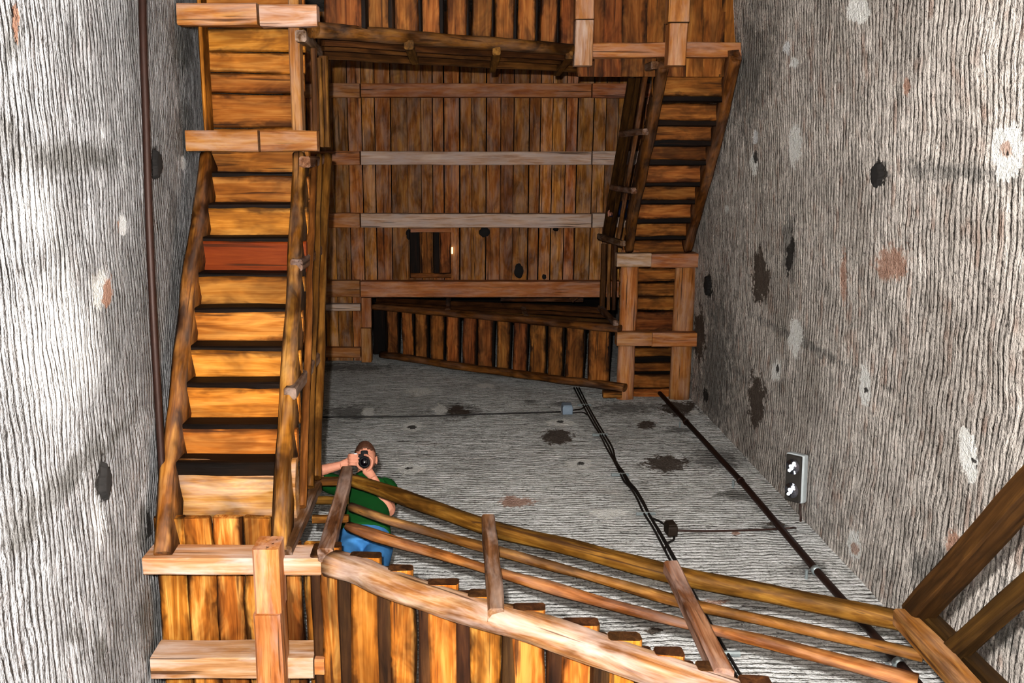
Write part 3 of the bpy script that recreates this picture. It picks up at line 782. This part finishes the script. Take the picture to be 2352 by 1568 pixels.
# hatch
ht = thing('ceiling_hatch', P(988, 585, 13.25), 'dark boarded trapdoor hatch between two ceiling beams', 'hatch')
for (x0, x1, m) in [(940, 965, W_RISER), (966, 994, W_TREADD), (995, 1010, W_RISER), (1011, 1036, W_TREADD)]:
    lbeam(ht, 'board', x0, x1, 530, 638, 13.27, .03, m, 'y', jit=.003)
lbeam(ht, 'light_gap', 1037, 1040, 568, 583, 13.262, .02, plain('gap_glow', (1, .85, .5), emit=(1, .75, .35), es=3.0), 'y', jit=0)  # glowing strip standing in for light through the hatch gap
lbeam(ht, 'batten', 943, 1036, 524, 534, 13.23, .03, W_CBEAM); lbeam(ht, 'light_gap', 1037, 1040, 568, 583, 13.262, .02, plain('gap_glow', (1, .85, .5), emit=(1, .75, .35), es=3.0), 'y', jit=0)
lbeam(ht, 'batten', 943, 1036, 627, 638, 13.23, .03, W_TREADD)
def ceil_spot(px, py, rx, ry, name, mat=M_HOLE):
    c = P(px, py, ZC - .012); n = 20; s = RND.uniform(0, 99)
    vv = [Vector((0, 0, -.006))]
    for r_, h_ in ((.5, -.006), (.9, -.003), (1.0, .02)):
        for k_ in range(n):
            t = 2 * math.pi * k_ / n
            q = 1 + .25 * noise.noise((2 * math.cos(t), 2 * math.sin(t), s))
            p = P(px + rx * r_ * q * math.cos(t), py + ry * r_ * q * math.sin(t), ZC - .012) - c
            vv.append(p + Vector((0, 0, h_)))
    ff = [(0, 1 + k_, 1 + (k_ + 1) % n) for k_ in range(n)]
    for i in range(2):
        ff += [(1 + i * n + k_, 1 + i * n + (k_ + 1) % n, 1 + (i + 1) * n + (k_ + 1) % n, 1 + (i + 1) * n + k_) for k_ in range(n)]
    return link(name, mesh(name, vv, ff, True), mat, ce, Matrix.Translation(c))
ceil_spot(1113, 533, 13, 12, 'burnt_knot'); ceil_spot(942, 538, 11, 12, 'burnt_knot'); ceil_spot(1192, 622, 11, 18, 'burnt_knot'); ceil_spot(1022, 628, 9, 8, 'burnt_knot'); ceil_spot(1277, 526, 7, 5, 'burnt_knot', W_RISER); ceil_spot(1250, 636, 5, 6, 'burnt_knot')
# things of the next storey seen through the opening
ub = beam('upper_beam', P(1150, 684, 14.6), P(1340, 686, 14.6), .12, .12, W_LOGD); tag(ub, 'dim beam of the next storey, glimpsed inside the ceiling opening', 'beam')
ub = beam('upper_post', P(1322, 690, 14.0), P(1322, 690, 14.2) + Vector((0, 0, 1.6)), .12, .12, W_LOGD); tag(ub, 'dim upright post of the next storey, inside the ceiling opening', 'post')

# ------------------------------------------------------------------ pipes, cables and the lamp
def wall_path(which, pts, off):
    nr = WALLS[which][1]; return [on_wall(which, *p) + nr * off for p in pts]
pipe = thing('steel_conduit', on_wall(B, 1700, 1115), 'thick rusty steel pipe slanting down the back wall near the corner', 'pipe')
tube('pipe', wall_path(B, [(1515, 912), (1701, 1117), (1878, 1330), (2076, 1556), (2160, 1650)], .055), .028, M_RUST, pipe, 12)
for (px, py) in [(1700, 1116), (1873, 1325), (2062, 1542), (1575, 979)]:
    p = on_wall(B, px, py); d = (on_wall(B, 1878, 1330) - on_wall(B, 1701, 1117)).normalized()
    tube('pipe_clamp', [p + Vector((0, -.055, 0)) - d * .02, p + Vector((0, -.055, 0)) + d * .02], .036, M_CLIP if px > 1800 else M_RUST, pipe, 12)
    beam('clamp_foot', p + Vector((-.07, .02, -.02)), p + Vector((-.07, -.06, -.02)), .02, .03, M_CLIP, pipe)
rod = tube('steel_rod', smooth_path(wall_path(L, [(303, -60), (306, 100), (313, 300), (319, 500), (327, 680), (335, 830), (347, 1030), (358, 1230), (369, 1400), (384, 1640)], .055), 4), .021, M_RUST, None, 12)
tag(rod, 'long rusty steel rod running down the left wall', 'pipe')
# cable bundle on the back wall
CB = [[(1318, 895), (1336, 930), (1360, 975), (1378, 1004), (1393, 1035), (1410, 1065), (1424, 1094), (1434, 1113), (1447, 1126), (1462, 1150), (1478, 1185), (1500, 1220), (1532, 1282), (1560, 1335)],
      [(1324, 895), (1342, 930), (1366, 975), (1383, 1004), (1400, 1035), (1412, 1065), (1430, 1094), (1440, 1113), (1456, 1130), (1472, 1155), (1488, 1185), (1508, 1220), (1546, 1290), (1640, 1470), (1700, 1580)],
      [(1330, 895), (1347, 930), (1370, 972), (1388, 1002), (1407, 1035), (1414, 1065), (1434, 1094), (1447, 1116), (1460, 1130), (1478, 1160), (1492, 1190), (1515, 1228), (1550, 1290), (1650, 1474), (1712, 1580)]]
CL = ['leftmost black cable of the bundle clipped down the back wall', 'middle black cable of the bundle clipped down the back wall', 'rightmost black cable of the bundle clipped down the back wall']
for pts, lb in zip(CB, CL):
    o = tube('electric_cable', smooth_path(wall_path(B, pts, .03), 3), .010, M_BLACK, None, 8); tag(o, lb, 'cable', 'cable bundle on the back wall')
for i, (px, py) in enumerate([(1342, 935), (1378, 1004), (1424, 1095), (1483, 1186), (1668, 1510)]):
    p = on_wall(B, px, py)
    o = beam('cable_clip', p + Vector((-.085, -.028, -.012)), p + Vector((.085, -.028, -.012)), .03, .03, M_CLIP)
    tag(o, ['grey clip holding the cable bundle, topmost, by the grey box', 'grey clip holding the cable bundle, second from the top', 'grey clip holding the cable bundle, third from the top', 'grey clip holding the cable bundle, just above the dark box', 'grey clip holding the cables, lowest, by the last railing post'][i], 'clip', 'cable clips')
gb = thing('junction_box', on_wall(B, 1302, 948), 'small grey junction box high on the back wall', 'junction box')
box_local('box', axes((1, 0, 0), (0, 0, 1), (0, -1, 0), on_wall(B, 1302, 948) + Vector((0, -.05, 0))), (.125, .17, .10), M_GBOX, gb, .012)
box_local('lid', axes((1, 0, 0), (0, 0, 1), (0, -1, 0), on_wall(B, 1302, 948) + Vector((0, -.105, 0))), (.11, .15, .02), M_GBOX, gb, .006)
db = thing('junction_box', on_wall(B, 1540, 1226), 'dark square junction box beside the cable bundle', 'junction box')
box_local('box', axes((1, 0, .1), (-.1, 0, 1), (0, -1, 0), on_wall(B, 1540, 1226) + Vector((0, -.045, 0))), (.085, .125, .09), M_DBOX, db, .014)
box_local('lid', axes((1, 0, .1), (-.1, 0, 1), (0, -1, 0), on_wall(B, 1540, 1226) + Vector((0, -.095, 0))), (.07, .105, .02), M_DBOX, db, .008)
for pts, w, m, lb in [([(1288, 951), (1150, 955), (960, 961), (740, 963), (600, 965)], B, M_BLACK, 'thin black cable running left from the grey box along the back wall'),
                      ([(1316, 947), (1335, 944), (1344, 938)], B, M_BLACK, 'short black cable end from the grey box to the bundle, upper'),
                      ([(1316, 953), (1338, 952), (1349, 958)], B, M_BLACK, 'short black cable end from the grey box to the bundle, lower'),
                      ([(1493, 1196), (1512, 1203), (1526, 1212)], B, M_BLACK, 'short cable curving from the bundle into the top of the dark box'),
                      ([(1548, 1240), (1546, 1248), (1532, 1256), (1527, 1268)], B, M_BLACK, 'short cable looping out below the dark box'),
                      ]:
    o = tube('electric_cable', smooth_path(wall_path(w, pts, .03), 4), .009, m, None, 8); tag(o, lb, 'cable')
p1 = wall_path(B, [(1552, 1226), (1640, 1227), (1740, 1224), (1800, 1221), (1822, 1219)], .03) + wall_path(R, [(1841, 1212), (1847, 1195), (1846, 1170), (1846, 1150)], .03)
o = tube('electric_cable', smooth_path(p1, 5), .009, M_BROWNC, None, 8); tag(o, 'brown cable from the dark box round the corner to the lamp', 'cable')

# twin spot emergency lamp on the right wall
lc = on_wall(R, 1848, 1096); ltop = on_wall(R, 1850, 1040); lbot = on_wall(R, 1846, 1152)
ly = (lbot - ltop); ly.x = 0; hgt = ly.length; ly.normalize()
lz = Vector((-1, 0, -.75)); lz = (lz - ly * lz.dot(ly)).normalized(); lx = ly.cross(lz)
lamp = thing('emergency_lamp', lc, 'twin-spot emergency lamp lit on the right wall', 'lamp')
M_LH = plain('lamp_black_face', (.045, .04, .035), .45); M_LW = plain('lamp_white_housing', (.62, .68, .70), .4)
M_LED = plain('lit_lamp_bulb', (.9, .95, 1), .3, emit=(.86, .93, 1.0), es=9.0)
M_CHR = plain('lamp_reflector', (.35, .35, .4), .15, .9)
d0 = lc + Vector((-.07, 0, 0))
box_local('housing', axes(lx, ly, lz, d0 + lz * .0), (.175, hgt * .98, .075), M_LW, lamp, .02, 3)
box_local('face_panel', axes(lx, ly, lz, d0 + lz * .045), (.145, hgt * .94, .03), M_LH, lamp, .012, 3)
for sg in (-1, 1):
    q = d0 + lz * .062 + ly * sg * hgt * .24
    vs2, fs2 = tube_data([q - lz * .005, q + lz * .006], [.062, .066], 20)
    rfl = link('reflector', mesh('reflector', [v - q for v in vs2], fs2, True), M_CHR, lamp, Matrix.Translation(q))
    for (dx, dy) in [(-.020, -.036), (-.006, -.012), (.012, -.006), (.004, .016), (.022, .034)]:
        bm = bmesh.new(); bmesh.ops.create_uvsphere(bm, u_segments=10, v_segments=8, radius=.013)
        me = bpy.data.meshes.new('lamp_bulb'); bm.to_mesh(me); bm.free()
        link('lamp_bulb', me, M_LED, rfl, Matrix.Translation(q + lz * .016 + lx * dx + ly * dy))

# ------------------------------------------------------------------ people
SKIN = plain('warm_skin', (.52, .235, .155), .6, var=.18, scale=30, spec=.25)
HAIR = plain('short_brown_hair', (.075, .028, .012), .7, var=.5, scale=90)
SHIRT = plain('green_shirt_cloth', (.008, .070, .015), .85, var=.3, scale=9, spec=.15)
JEANS = plain('blue_denim', (.06, .20, .42), .85, var=.55, scale=7, spec=.15)
SHOE = plain('dark_shoe_leather', (.03, .025, .02), .6)
COLLAR = plain('white_undershirt', (.8, .8, .8), .8)
NAVY = plain('navy_jacket_cloth', (.010, .018, .06), .85, var=.3, scale=9, spec=.15)
DTROUS = plain('dark_trouser_cloth', (.02, .02, .025), .85, var=.3, scale=9, spec=.15)
YSTRAP = plain('yellow_strap_cloth', (.75, .55, .08), .8)
M_CAM = plain('camera_black_body', (.006, .006, .007), .7, spec=.2); M_SILV = plain('camera_silver_trim', (.55, .57, .62), .25, .8)
M_GLASS = plain('camera_front_glass', (.003, .002, .004), .12, spec=.4)

def ellipse_loft(rings, n=20, vs=None, fs=None, sq=.85):
    """rings: centre, half width, half depth, width axis, depth axis"""
    vs = [] if vs is None else vs; fs = [] if fs is None else fs
    b = len(vs)
    for (c, w_, d_, ax, ad) in rings:
        for k_ in range(n):
            t = 2 * math.pi * k_ / n; ct, st_ = math.cos(t), math.sin(t)
            vs.append(Vector(c) + ax * (w_ * math.copysign(abs(ct) ** sq, ct)) + ad * (d_ * math.copysign(abs(st_) ** sq, st_)))
    for i in range(len(rings) - 1):
        for k_ in range(n):
            fs.append((b + i * n + k_, b + i * n + (k_ + 1) % n, b + (i + 1) * n + (k_ + 1) % n, b + (i + 1) * n + k_))
    fs.append(tuple(b + k_ for k_ in range(n))[::-1]); fs.append(tuple(b + (len(rings) - 1) * n + k_ for k_ in range(n)))
    return vs, fs

def gauss(x, s): return math.exp(-(x / s) ** 2)

def head_shape(C, Fw, U, sc=1.0, grow=0.0, keep=None, vs=None, fs=None, nu=36, nv=26):
    """head with brow, nose, lips, chin, eyes and ears; Fw = the way the face looks, U = crown"""
    vs = [] if vs is None else vs; fs = [] if fs is None else fs
    b = len(vs)
    Rr = Fw.cross(U).normalized()
    for j in range(nv + 1):
        ph = math.pi * j / nv                      # 0 crown, pi chin
        for i in range(nu):
            th = 2 * math.pi * i / nu
            x, y, z = math.sin(ph) * math.sin(th), math.sin(ph) * math.cos(th), math.cos(ph)   # y = forward
            wx, wy, wz = .074, .094, .118
            if z < 0:
                wx *= 1 - .28 * (-z) ** 1.3; wy *= 1 - .10 * (-z)
            if y < 0 and z < -.2: wy *= 1 - .35 * (-z - .2)
            px_, py_, pz_ = x * wx, y * wy, z * wz
            if y > .2 and not grow:
                f = .0
                f += .026 * gauss(px_, .013) * gauss(pz_ + .022, .020)            # nose
                f += .010 * gauss(px_, .009) * gauss(pz_ - .004, .020)            # bridge
                f -= .011 * (gauss(px_ - .030, .015) + gauss(px_ + .030, .015)) * gauss(pz_ - .008, .012)   # eye hollows
                f += .006 * gauss(px_, .045) * gauss(pz_ - .028, .010)            # brow
                f += .007 * gauss(px_, .022) * (gauss(pz_ + .056, .006) + gauss(pz_ + .068, .006))  # lips
                f += .008 * gauss(px_, .020) * gauss(pz_ + .098, .014)            # chin
                py_ += f
            g = 1 + grow / .09
            vs.append(C + (Rr * px_ * g + Fw * py_ * g + U * pz_ * g) * sc)
    ok = lambda i, j: True
    if keep:
        def ok(i, j):
            ph = math.pi * (j + .5) / nv; th = 2 * math.pi * (i + .5) / nu
            return keep(math.sin(ph) * math.sin(th), math.sin(ph) * math.cos(th), math.cos(ph))
    for j in range(nv):
        for i in range(nu):
            if ok(i, j):
                fs.append((b + j * nu + i, b + j * nu + (i + 1) % nu, b + (j + 1) * nu + (i + 1) % nu, b + (j + 1) * nu + i))
    if not keep:
        for sgn in (-1, 1):                       # ears
            o_ = C + (Rr * (.073 * sgn) + Fw * -.012 + U * -.012) * sc
            bb = len(vs)
            for j in range(9):
                ph = math.pi * j / 8
                for i in range(10):
                    th = 2 * math.pi * i / 10
                    vs.append(o_ + (Rr * (sgn * .010 * math.sin(ph) * math.sin(th) + sgn * .006) + Fw * (.019 * math.sin(ph) * math.cos(th)) + U * (.033 * math.cos(ph))) * sc)
            for j in range(8):
                for i in range(10):
                    fs.append((bb + j * 10 + i, bb + j * 10 + (i + 1) % 10, bb + (j + 1) * 10 + (i + 1) % 10, bb + (j + 1) * 10 + i))
    return vs, fs

def finger(vs, fs, pts, r0=.0095, r1=.0070):
    q = smooth_path(pts, 3); n_ = len(q)
    tube_data(q, [r0 + (r1 - r0) * i / (n_ - 1) for i in range(n_)], 8, vs, fs)
    # rounded tip
    bb = len(vs); c = q[-1]
    for j in range(6):
        ph = math.pi * j / 5
        for i in range(8):
            th = 2 * math.pi * i / 8
            vs.append(c + Vector((math.sin(ph) * math.cos(th), math.sin(ph) * math.sin(th), math.cos(ph))) * r1)
    for j in range(5):
        for i in range(8): fs.append((bb + j * 8 + i, bb + j * 8 + (i + 1) % 8, bb + (j + 1) * 8 + (i + 1) % 8, bb + (j + 1) * 8 + i))

def fuse(name, vs, fs, mat, voxel, parent=None, smooth=2):
    """weld overlapping pieces of a body into one continuous skin"""
    me = mesh(name, vs, fs, True); o = bpy.data.objects.new(name, me); col.objects.link(o)
    r_ = o.modifiers.new('weld', 'REMESH'); r_.mode = 'VOXEL'; r_.voxel_size = voxel
    s_ = o.modifiers.new('soft', 'SMOOTH'); s_.iterations = smooth; s_.factor = .5
    dg = bpy.context.evaluated_depsgraph_get(); dg.update()
    m2 = bpy.data.meshes.new_from_object(o.evaluated_get(dg)); m2.name = name
    bpy.data.objects.remove(o); bpy.data.meshes.remove(me)
    m2.polygons.foreach_set('use_smooth', [True] * len(m2.polygons)); m2.materials.clear()
    return link(name, m2, mat, parent)

def cloth(name, vs, fs, mat, parent, voxel=.012):
    return fuse(name, vs, fs, mat, voxel, parent, 3)

XA = Vector((1, 0, 0))
# --- the boy leaning over the railing at the top of the lowest flight, camera at his eye
H = P(839, 1053, 6.06)                                   # middle of the head
Fw = (-H).normalized()                                   # he looks straight down at the viewer's lens
U = (upv_ := Vector((-.02, -CT, ST)) - Fw * Fw.dot(Vector((-.02, -CT, ST)))).normalized()
Rt = Fw.cross(U).normalized()                            # picture left is -Rt side or +Rt side, tested below
if Rt.x < 0: RX = -Rt
else: RX = Rt                                            # RX points to the right of the picture
def camloc(x, y, f): return LC + RX * x + U * y + Fw * f
pelvis = Vector((P(836, 1246, 5.40).x, 2.50, 5.40))
neck = P(838, 1098, 5.98); chest = P(836, 1150, 5.86); waist = P(838, 1205, 5.58)
tdir = (neck - pelvis).normalized(); td = XA.cross(tdir).normalized()
shL = P(889, 1122, 5.97); shR = P(776, 1116, 5.99)       # his left (picture right) and right shoulders
elL = P(894, 1172, 5.74); elR = P(708, 1088, 5.84)
LC = H + Fw * .165                                       # camera body centre
LC = LC + RX * -.018 + U * -.012
wrL = P(856, 1095, 5.80); wrR = P(783, 1068, 5.86)
bv, bf = [], []
head_shape(H, Fw, U, 1.0, vs=bv, fs=bf)
tube_data([H - U * .05 - Fw * .02, neck + (H - neck) * .25, neck - tdir * .04], [.050, .056, .066], 14, bv, bf)
ellipse_loft([(neck - tdir * .03, .10, .06, XA, td), (chest, .135, .085, XA, td), (waist, .12, .08, XA, td), (pelvis, .14, .09, XA, td)], 18, bv, bf)
for s_, e_, w_ in ((shL, elL, wrL), (shR, elR, wrR)):
    tube_data(smooth_path([chest.lerp(s_, .55) + tdir * .08, s_, s_.lerp(e_, .5), e_, e_.lerp(w_, .35), w_], 4), [.05, .05, .05, .05] + [.047] * 4 + [.043] * 4 + [.041] * 4 + [.040, .037, .034, .031] + [.028], 12, bv, bf)
feet = []
for sx in (-.10, .10):
    hip = pelvis + XA * sx; kn = Vector((pelvis.x + sx * 1.05, pelvis.y - .02, 5.0)); an = Vector((pelvis.x + sx * 1.1, pelvis.y + .05, 4.73))
    feet.append((hip, kn, an))
    tube_data([hip, hip.lerp(kn, .5), kn, kn.lerp(an, .4), an], [.075, .066, .052, .05, .036], 12, bv, bf)
# his right hand wraps the grip on the picture-left side of the camera
palm = camloc(-.095, -.012, -.005)
tube_data([wrR, wrR.lerp(palm, .55), palm + U * .0, palm + RX * .012], [.028, .034, .038, .034], 12, bv, bf, flat=.62, flat_axis=U)
for q, (yy, ln) in enumerate([(.040, .046), (.018, .052), (-.004, .050), (-.026, .040)]):
    finger(bv, bf, [palm + U * (yy * .8) , camloc(-.092, yy, .026), camloc(-.078, yy + .001, .045), camloc(-.092 + ln + .012, yy - .002, .046)], .0105, .0085)
finger(bv, bf, [palm + U * -.02, camloc(-.080, -.02, -.040), camloc(-.05, -.012, -.046)], .012, .009)
# his left hand cups the lens from below, fingers round the picture-right side
pl = camloc(.030, -.070, .050)
tube_data([wrL, wrL.lerp(pl, .6), pl, pl + U * .018 - RX * .004], [.028, .034, .038, .032], 12, bv, bf, flat=.62, flat_axis=RX)
def lens_pt(ang, r_, f): return camloc(.012 + r_ * math.cos(math.radians(ang)), -.012 + r_ * math.sin(math.radians(ang)), f)
for q, (f_, end) in enumerate([(.030, 88), (.050, 74), (.070, 62), (.088, 46)]):
    finger(bv, bf, [pl + Fw * (f_ - .055) * .7, lens_pt(-38, .056, f_), lens_pt(2, .053, f_), lens_pt(end * .55, .051, f_), lens_pt(end, .050, f_)], .0108, .0085)
finger(bv, bf, [pl - RX * .02 - Fw * .02, lens_pt(-95, .055, .040), lens_pt(-140, .051, .050), lens_pt(-172, .050, .055)], .012, .009)
boy = fuse('person', bv, bf, SKIN, .0042)
tag(boy, 'boy in green shirt and jeans leaning over the railing, aiming a camera down', 'person')
# hair: short, covering crown, sides and back
hv, hf = head_shape(H, Fw, U, 1.0, grow=.007, keep=lambda x, y, z: (z > .62 - .25 * abs(x) or y < -.05 or (abs(x) > .82 and y < .30 and z > .05)) and z > -.45, nu=48, nv=34)
hv = [v + (v - H).normalized() * .004 * noise.noise(v * 60) for v in hv]
ho = link('hair', mesh('hair', hv, hf, True), HAIR, boy)
sm = ho.modifiers.new('thick', 'SOLIDIFY'); sm.thickness = .006; sm.offset = -1
# shirt
sv, sf = [], []
ellipse_loft([(neck - tdir * .015, .085, .07, XA, td), (neck - tdir * .06, .155, .085, XA, td), (chest, .185, .115, XA, td), (chest.lerp(waist, .6), .172, .112, XA, td), (waist, .170, .112, XA, td), (waist.lerp(pelvis, .55), .178, .118, XA, td)], 24, sv, sf)
for s_, e_ in ((shL, elL), (shR, elR)):
    tube_data(smooth_path([chest.lerp(s_, .5) + tdir * .06, s_ + tdir * .005, s_.lerp(e_, .35), s_.lerp(e_, .62)], 4), [.078] * 4 + [.074] * 4 + [.070] * 4 + [.068], 14, sv, sf)
sh = cloth('shirt', sv, sf, SHIRT, boy)
cv_, cf_ = tube_data([neck - tdir * .035 - td * 0, neck + tdir * .012], [.075, .068], 18)
link('collar', mesh('collar', cv_, cf_, True), COLLAR, boy)
cv_, cf_ = tube_data([neck - tdir * .045, neck - tdir * .004], [.088, .080], 18)
link('shirt_collar', mesh('shirt_collar', cv_, cf_, True), SHIRT, boy)
# jeans
jv, jf = [], []
ellipse_loft([(waist.lerp(pelvis, .35), .165, .105, XA, td), (pelvis, .178, .118, XA, td), (pelvis - Vector((0, 0, .08)), .182, .12, XA, td)], 22, jv, jf)
for hip, kn, an in feet:
    tube_data([hip, hip.lerp(kn, .5), kn, kn.lerp(an, .5), an + Vector((0, 0, .02))], [.095, .088, .075, .07, .066], 14, jv, jf)
cloth('jeans', jv, jf, JEANS, boy)
for hip, kn, an in feet:
    fv, ff_ = ellipse_loft([(an + Vector((0, .06, -.035)), .035, .03, XA, Vector((0, 0, 1))), (an + Vector((0, 0, -.025)), .042, .045, XA, Vector((0, 0, 1))), (an + Vector((0, -.10, -.04)), .046, .032, XA, Vector((0, 0, 1))), (an + Vector((0, -.18, -.045)), .035, .022, XA, Vector((0, 0, 1)))], 14)
    link('shoe', mesh('shoe', fv, ff_, True), SHOE, boy)
# strap over his left shoulder (part of a bag strap)
stv, stf = tube_data(smooth_path([neck + XA * .055 - Fw * -.02, P(872, 1098, 5.97), P(884, 1108, 5.99), P(892, 1118, 6.02)], 4), .022, 8, flat=.35)
link('shoulder_strap', mesh('shoulder_strap', stv, stf, True), DTROUS, boy)

# the camera he holds: a thing of its own
kam = thing('camera', LC, 'small black camera held to the eye of the boy in green', 'camera')
MB = axes(RX, U, Fw, camloc(-.022, .004, 0))
box_local('camera_body', MB, (.128, .082, .05), M_CAM, kam, .012, 3)
box_local('viewfinder_hump', axes(RX, U, Fw, camloc(.012, .052, .002)), (.05, .034, .05), M_CAM, kam, .010, 3)
box_local('top_plate', axes(RX, U, Fw, camloc(-.058, .046, .002)), (.045, .012, .044), M_SILV, kam, .004)
box_local('highlight_chip', axes(RX, U, Fw, camloc(-.042, .030, .028)), (.022, .014, .006), plain('body_highlight_glow', (.9, .95, 1), .2, emit=(.8, .9, 1), es=4.0), kam, .002)  # glowing chip: a highlight on the camera body put in as emission
vs_, fs_ = tube_data([camloc(.012, -.012, .02), camloc(.012, -.012, .105), camloc(.012, -.012, .108)], [.040, .038, .034], 28)
ln = link('lens', mesh('lens', [v - LC for v in vs_], fs_, False), M_CAM, kam, Matrix.Translation(LC))
vs_, fs_ = tube_data([camloc(.012, -.012, .104), camloc(.012, -.012, .1095)], [.030, .026], 24)
link('front_glass', mesh('front_glass', [v - LC for v in vs_], fs_, True), M_GLASS, ln, Matrix.Translation(LC))

# --- the second visitor, mostly hidden behind the right hand flight
yy = uv(1437, 490)[1] * 11.2
base = Vector((2.30, yy, z4(490) + .27)); hd = Vector((2.26, yy + .06, base.z + 1.52))
pel = base + Vector((0, 0, .88)); ch = base + Vector((-.06, 0, 1.22)); nk = base + Vector((-.04, .02, 1.40))
ZA = Vector((0, 0, 1)); YA = Vector((0, 1, 0))
pv, pf = [], []
head_shape(hd, YA, ZA, 1.0, vs=pv, fs=pf, nu=24, nv=18)
tube_data([hd - ZA * .06, nk - ZA * .03], [.05, .06], 10, pv, pf)
ellipse_loft([(nk - ZA * .03, .10, .06, XA, YA), (ch, .14, .09, XA, YA), (pel, .14, .10, XA, YA)], 14, pv, pf)
hand = Vector((P(1389, 487, 11.55).x, P(1389, 487, 11.55).y, 11.55))
for sx in (-1, 1):
    s_ = nk + Vector((sx * .17, 0, -.06))
    e_ = s_ + Vector((-.07 if sx < 0 else .05, .02, -.28)); w_ = hand - Vector((-.07, -.02, 0)) if sx < 0 else e_ + Vector((0, .12, -.2))
    tube_data([s_, e_, w_], [.05, .04, .028], 10, pv, pf)
    hn = w_ + (w_ - e_).normalized() * .06
    tube_data([w_, hn], [.028, .036], 10, pv, pf, flat=.6)
    for q in range(4):
        finger(pv, pf, [hn + YA * (.02 * q - .03), hn + YA * (.02 * q - .03) + (w_ - e_).normalized() * .04 + ZA * .012, hn + YA * (.02 * q - .03) + (w_ - e_).normalized() * .055 - ZA * .022], .010, .008)
    finger(pv, pf, [hn - YA * .03, hn - YA * .05 - ZA * .02], .011, .009)
    h_ = pel + XA * sx * .09; an = base + Vector((sx * .10, .06 if sx > 0 else -.06, .06 if sx < 0 else .24))
    tube_data([h_, h_.lerp(an, .5) + YA * .05, an], [.075, .055, .036], 10, pv, pf)
vis = fuse('person', pv, pf, SKIN, .010)
tag(vis, 'person in dark navy clothes on the right wall stairs, mostly hidden behind railing and treads', 'person')
jv, jf = [], []
ellipse_loft([(nk - ZA * .01, .09, .07, XA, YA), (nk - ZA * .07, .19, .10, XA, YA), (ch, .20, .13, XA, YA), (pel - ZA * .06, .19, .14, XA, YA)], 18, jv, jf)
for sx in (-1, 1):
    s_ = nk + Vector((sx * .17, 0, -.06)); e_ = s_ + Vector((-.07 if sx < 0 else .05, .02, -.28)); w_ = hand - Vector((-.07, -.02, 0)) if sx < 0 else e_ + Vector((0, .12, -.2))
    tube_data([s_, e_, e_.lerp(w_, .85)], [.075, .058, .045], 12, jv, jf)
cloth('jacket', jv, jf, NAVY, vis, .016)
jv, jf = [], []
for sx in (-1, 1):
    h_ = pel + XA * sx * .09; an = base + Vector((sx * .10, .06 if sx > 0 else -.06, .06 if sx < 0 else .24))
    tube_data([h_ + ZA * .03, h_.lerp(an, .5) + YA * .05, an + ZA * .04], [.10, .078, .06], 12, jv, jf)
cloth('trousers', jv, jf, DTROUS, vis, .016)
hv, hf = head_shape(hd, YA, ZA, 1.0, grow=.008, keep=lambda x, y, z: (z > .5 or y < -.05) and z > -.5, nu=24, nv=18)
ho = link('hair', mesh('hair', hv, hf, True), HAIR, vis)
sm = ho.modifiers.new('thick', 'SOLIDIFY'); sm.thickness = .008; sm.offset = -1
stv, stf = tube_data(smooth_path([ch + Vector((-.20, -.02, .10)), ch + Vector((-.215, -.03, -.05)), ch + Vector((-.21, -.03, -.22))], 4), .02, 8, flat=.4)
link('strap', mesh('strap', stv, stf, True), YSTRAP, vis)


# ------------------------------------------------------------------ light, camera
def lamp_obj(name, typ, loc, energy, color, **kw):
    l = bpy.data.lights.new(name, typ); l.energy = energy; l.color = color
    for k_, v_ in kw.items(): setattr(l, k_, v_)
    o = bpy.data.objects.new(name, l); o.location = loc; col.objects.link(o)
    return o
lamp_obj('camera_flash', 'POINT', (-.085, -.15, .03), 1760, (1, .97, .93), shadow_soft_size=.025)
lamp_obj('shaft_fill', 'POINT', (.45, .75, 8.3), 9, (1, .92, .80), shadow_soft_size=.35)  # added soft fill; no such lamp stands in the shaft

w = bpy.data.worlds.new('tower_world'); bpy.context.scene.world = w; w.use_nodes = True
w.node_tree.nodes['Background'].inputs[0].default_value = (.05, .05, .055, 1); w.node_tree.nodes['Background'].inputs[1].default_value = .3

cam = bpy.data.cameras.new('camera'); co = bpy.data.objects.new('photo_camera', cam); col.objects.link(co)
cam.sensor_fit = 'HORIZONTAL'; cam.sensor_width = 36.0; cam.lens = F / 2352 * 36.0
cam.shift_x = (1176 - PPX) / 2352; cam.clip_start = .02; cam.clip_end = 100
fwd = Vector((0, ST, CT)); upv = Vector((0, -CT, ST)); rt = fwd.cross(upv)
M = Matrix((rt, upv, -fwd)).transposed().to_4x4()
co.matrix_world = M
sc = bpy.context.scene
sc.camera = co
sc.view_settings.view_transform = 'Standard'
sc.view_settings.look = 'Medium High Contrast'
sc.cycles.max_bounces = 2; sc.cycles.diffuse_bounces = 1; sc.cycles.glossy_bounces = 1; sc.cycles.use_adaptive_sampling = True; sc.cycles.adaptive_threshold = .12; sc.cycles.adaptive_min_samples = 12; sc.cycles.use_auto_tile = False; sc.cycles.time_limit = 840; sc.cycles.use_light_tree = False; sc.cycles.transmission_bounces = 0
sc.cycles.caustics_reflective = False; sc.cycles.caustics_refractive = False
sc.view_settings.exposure = 0.0
sc.view_settings.gamma = 1.0
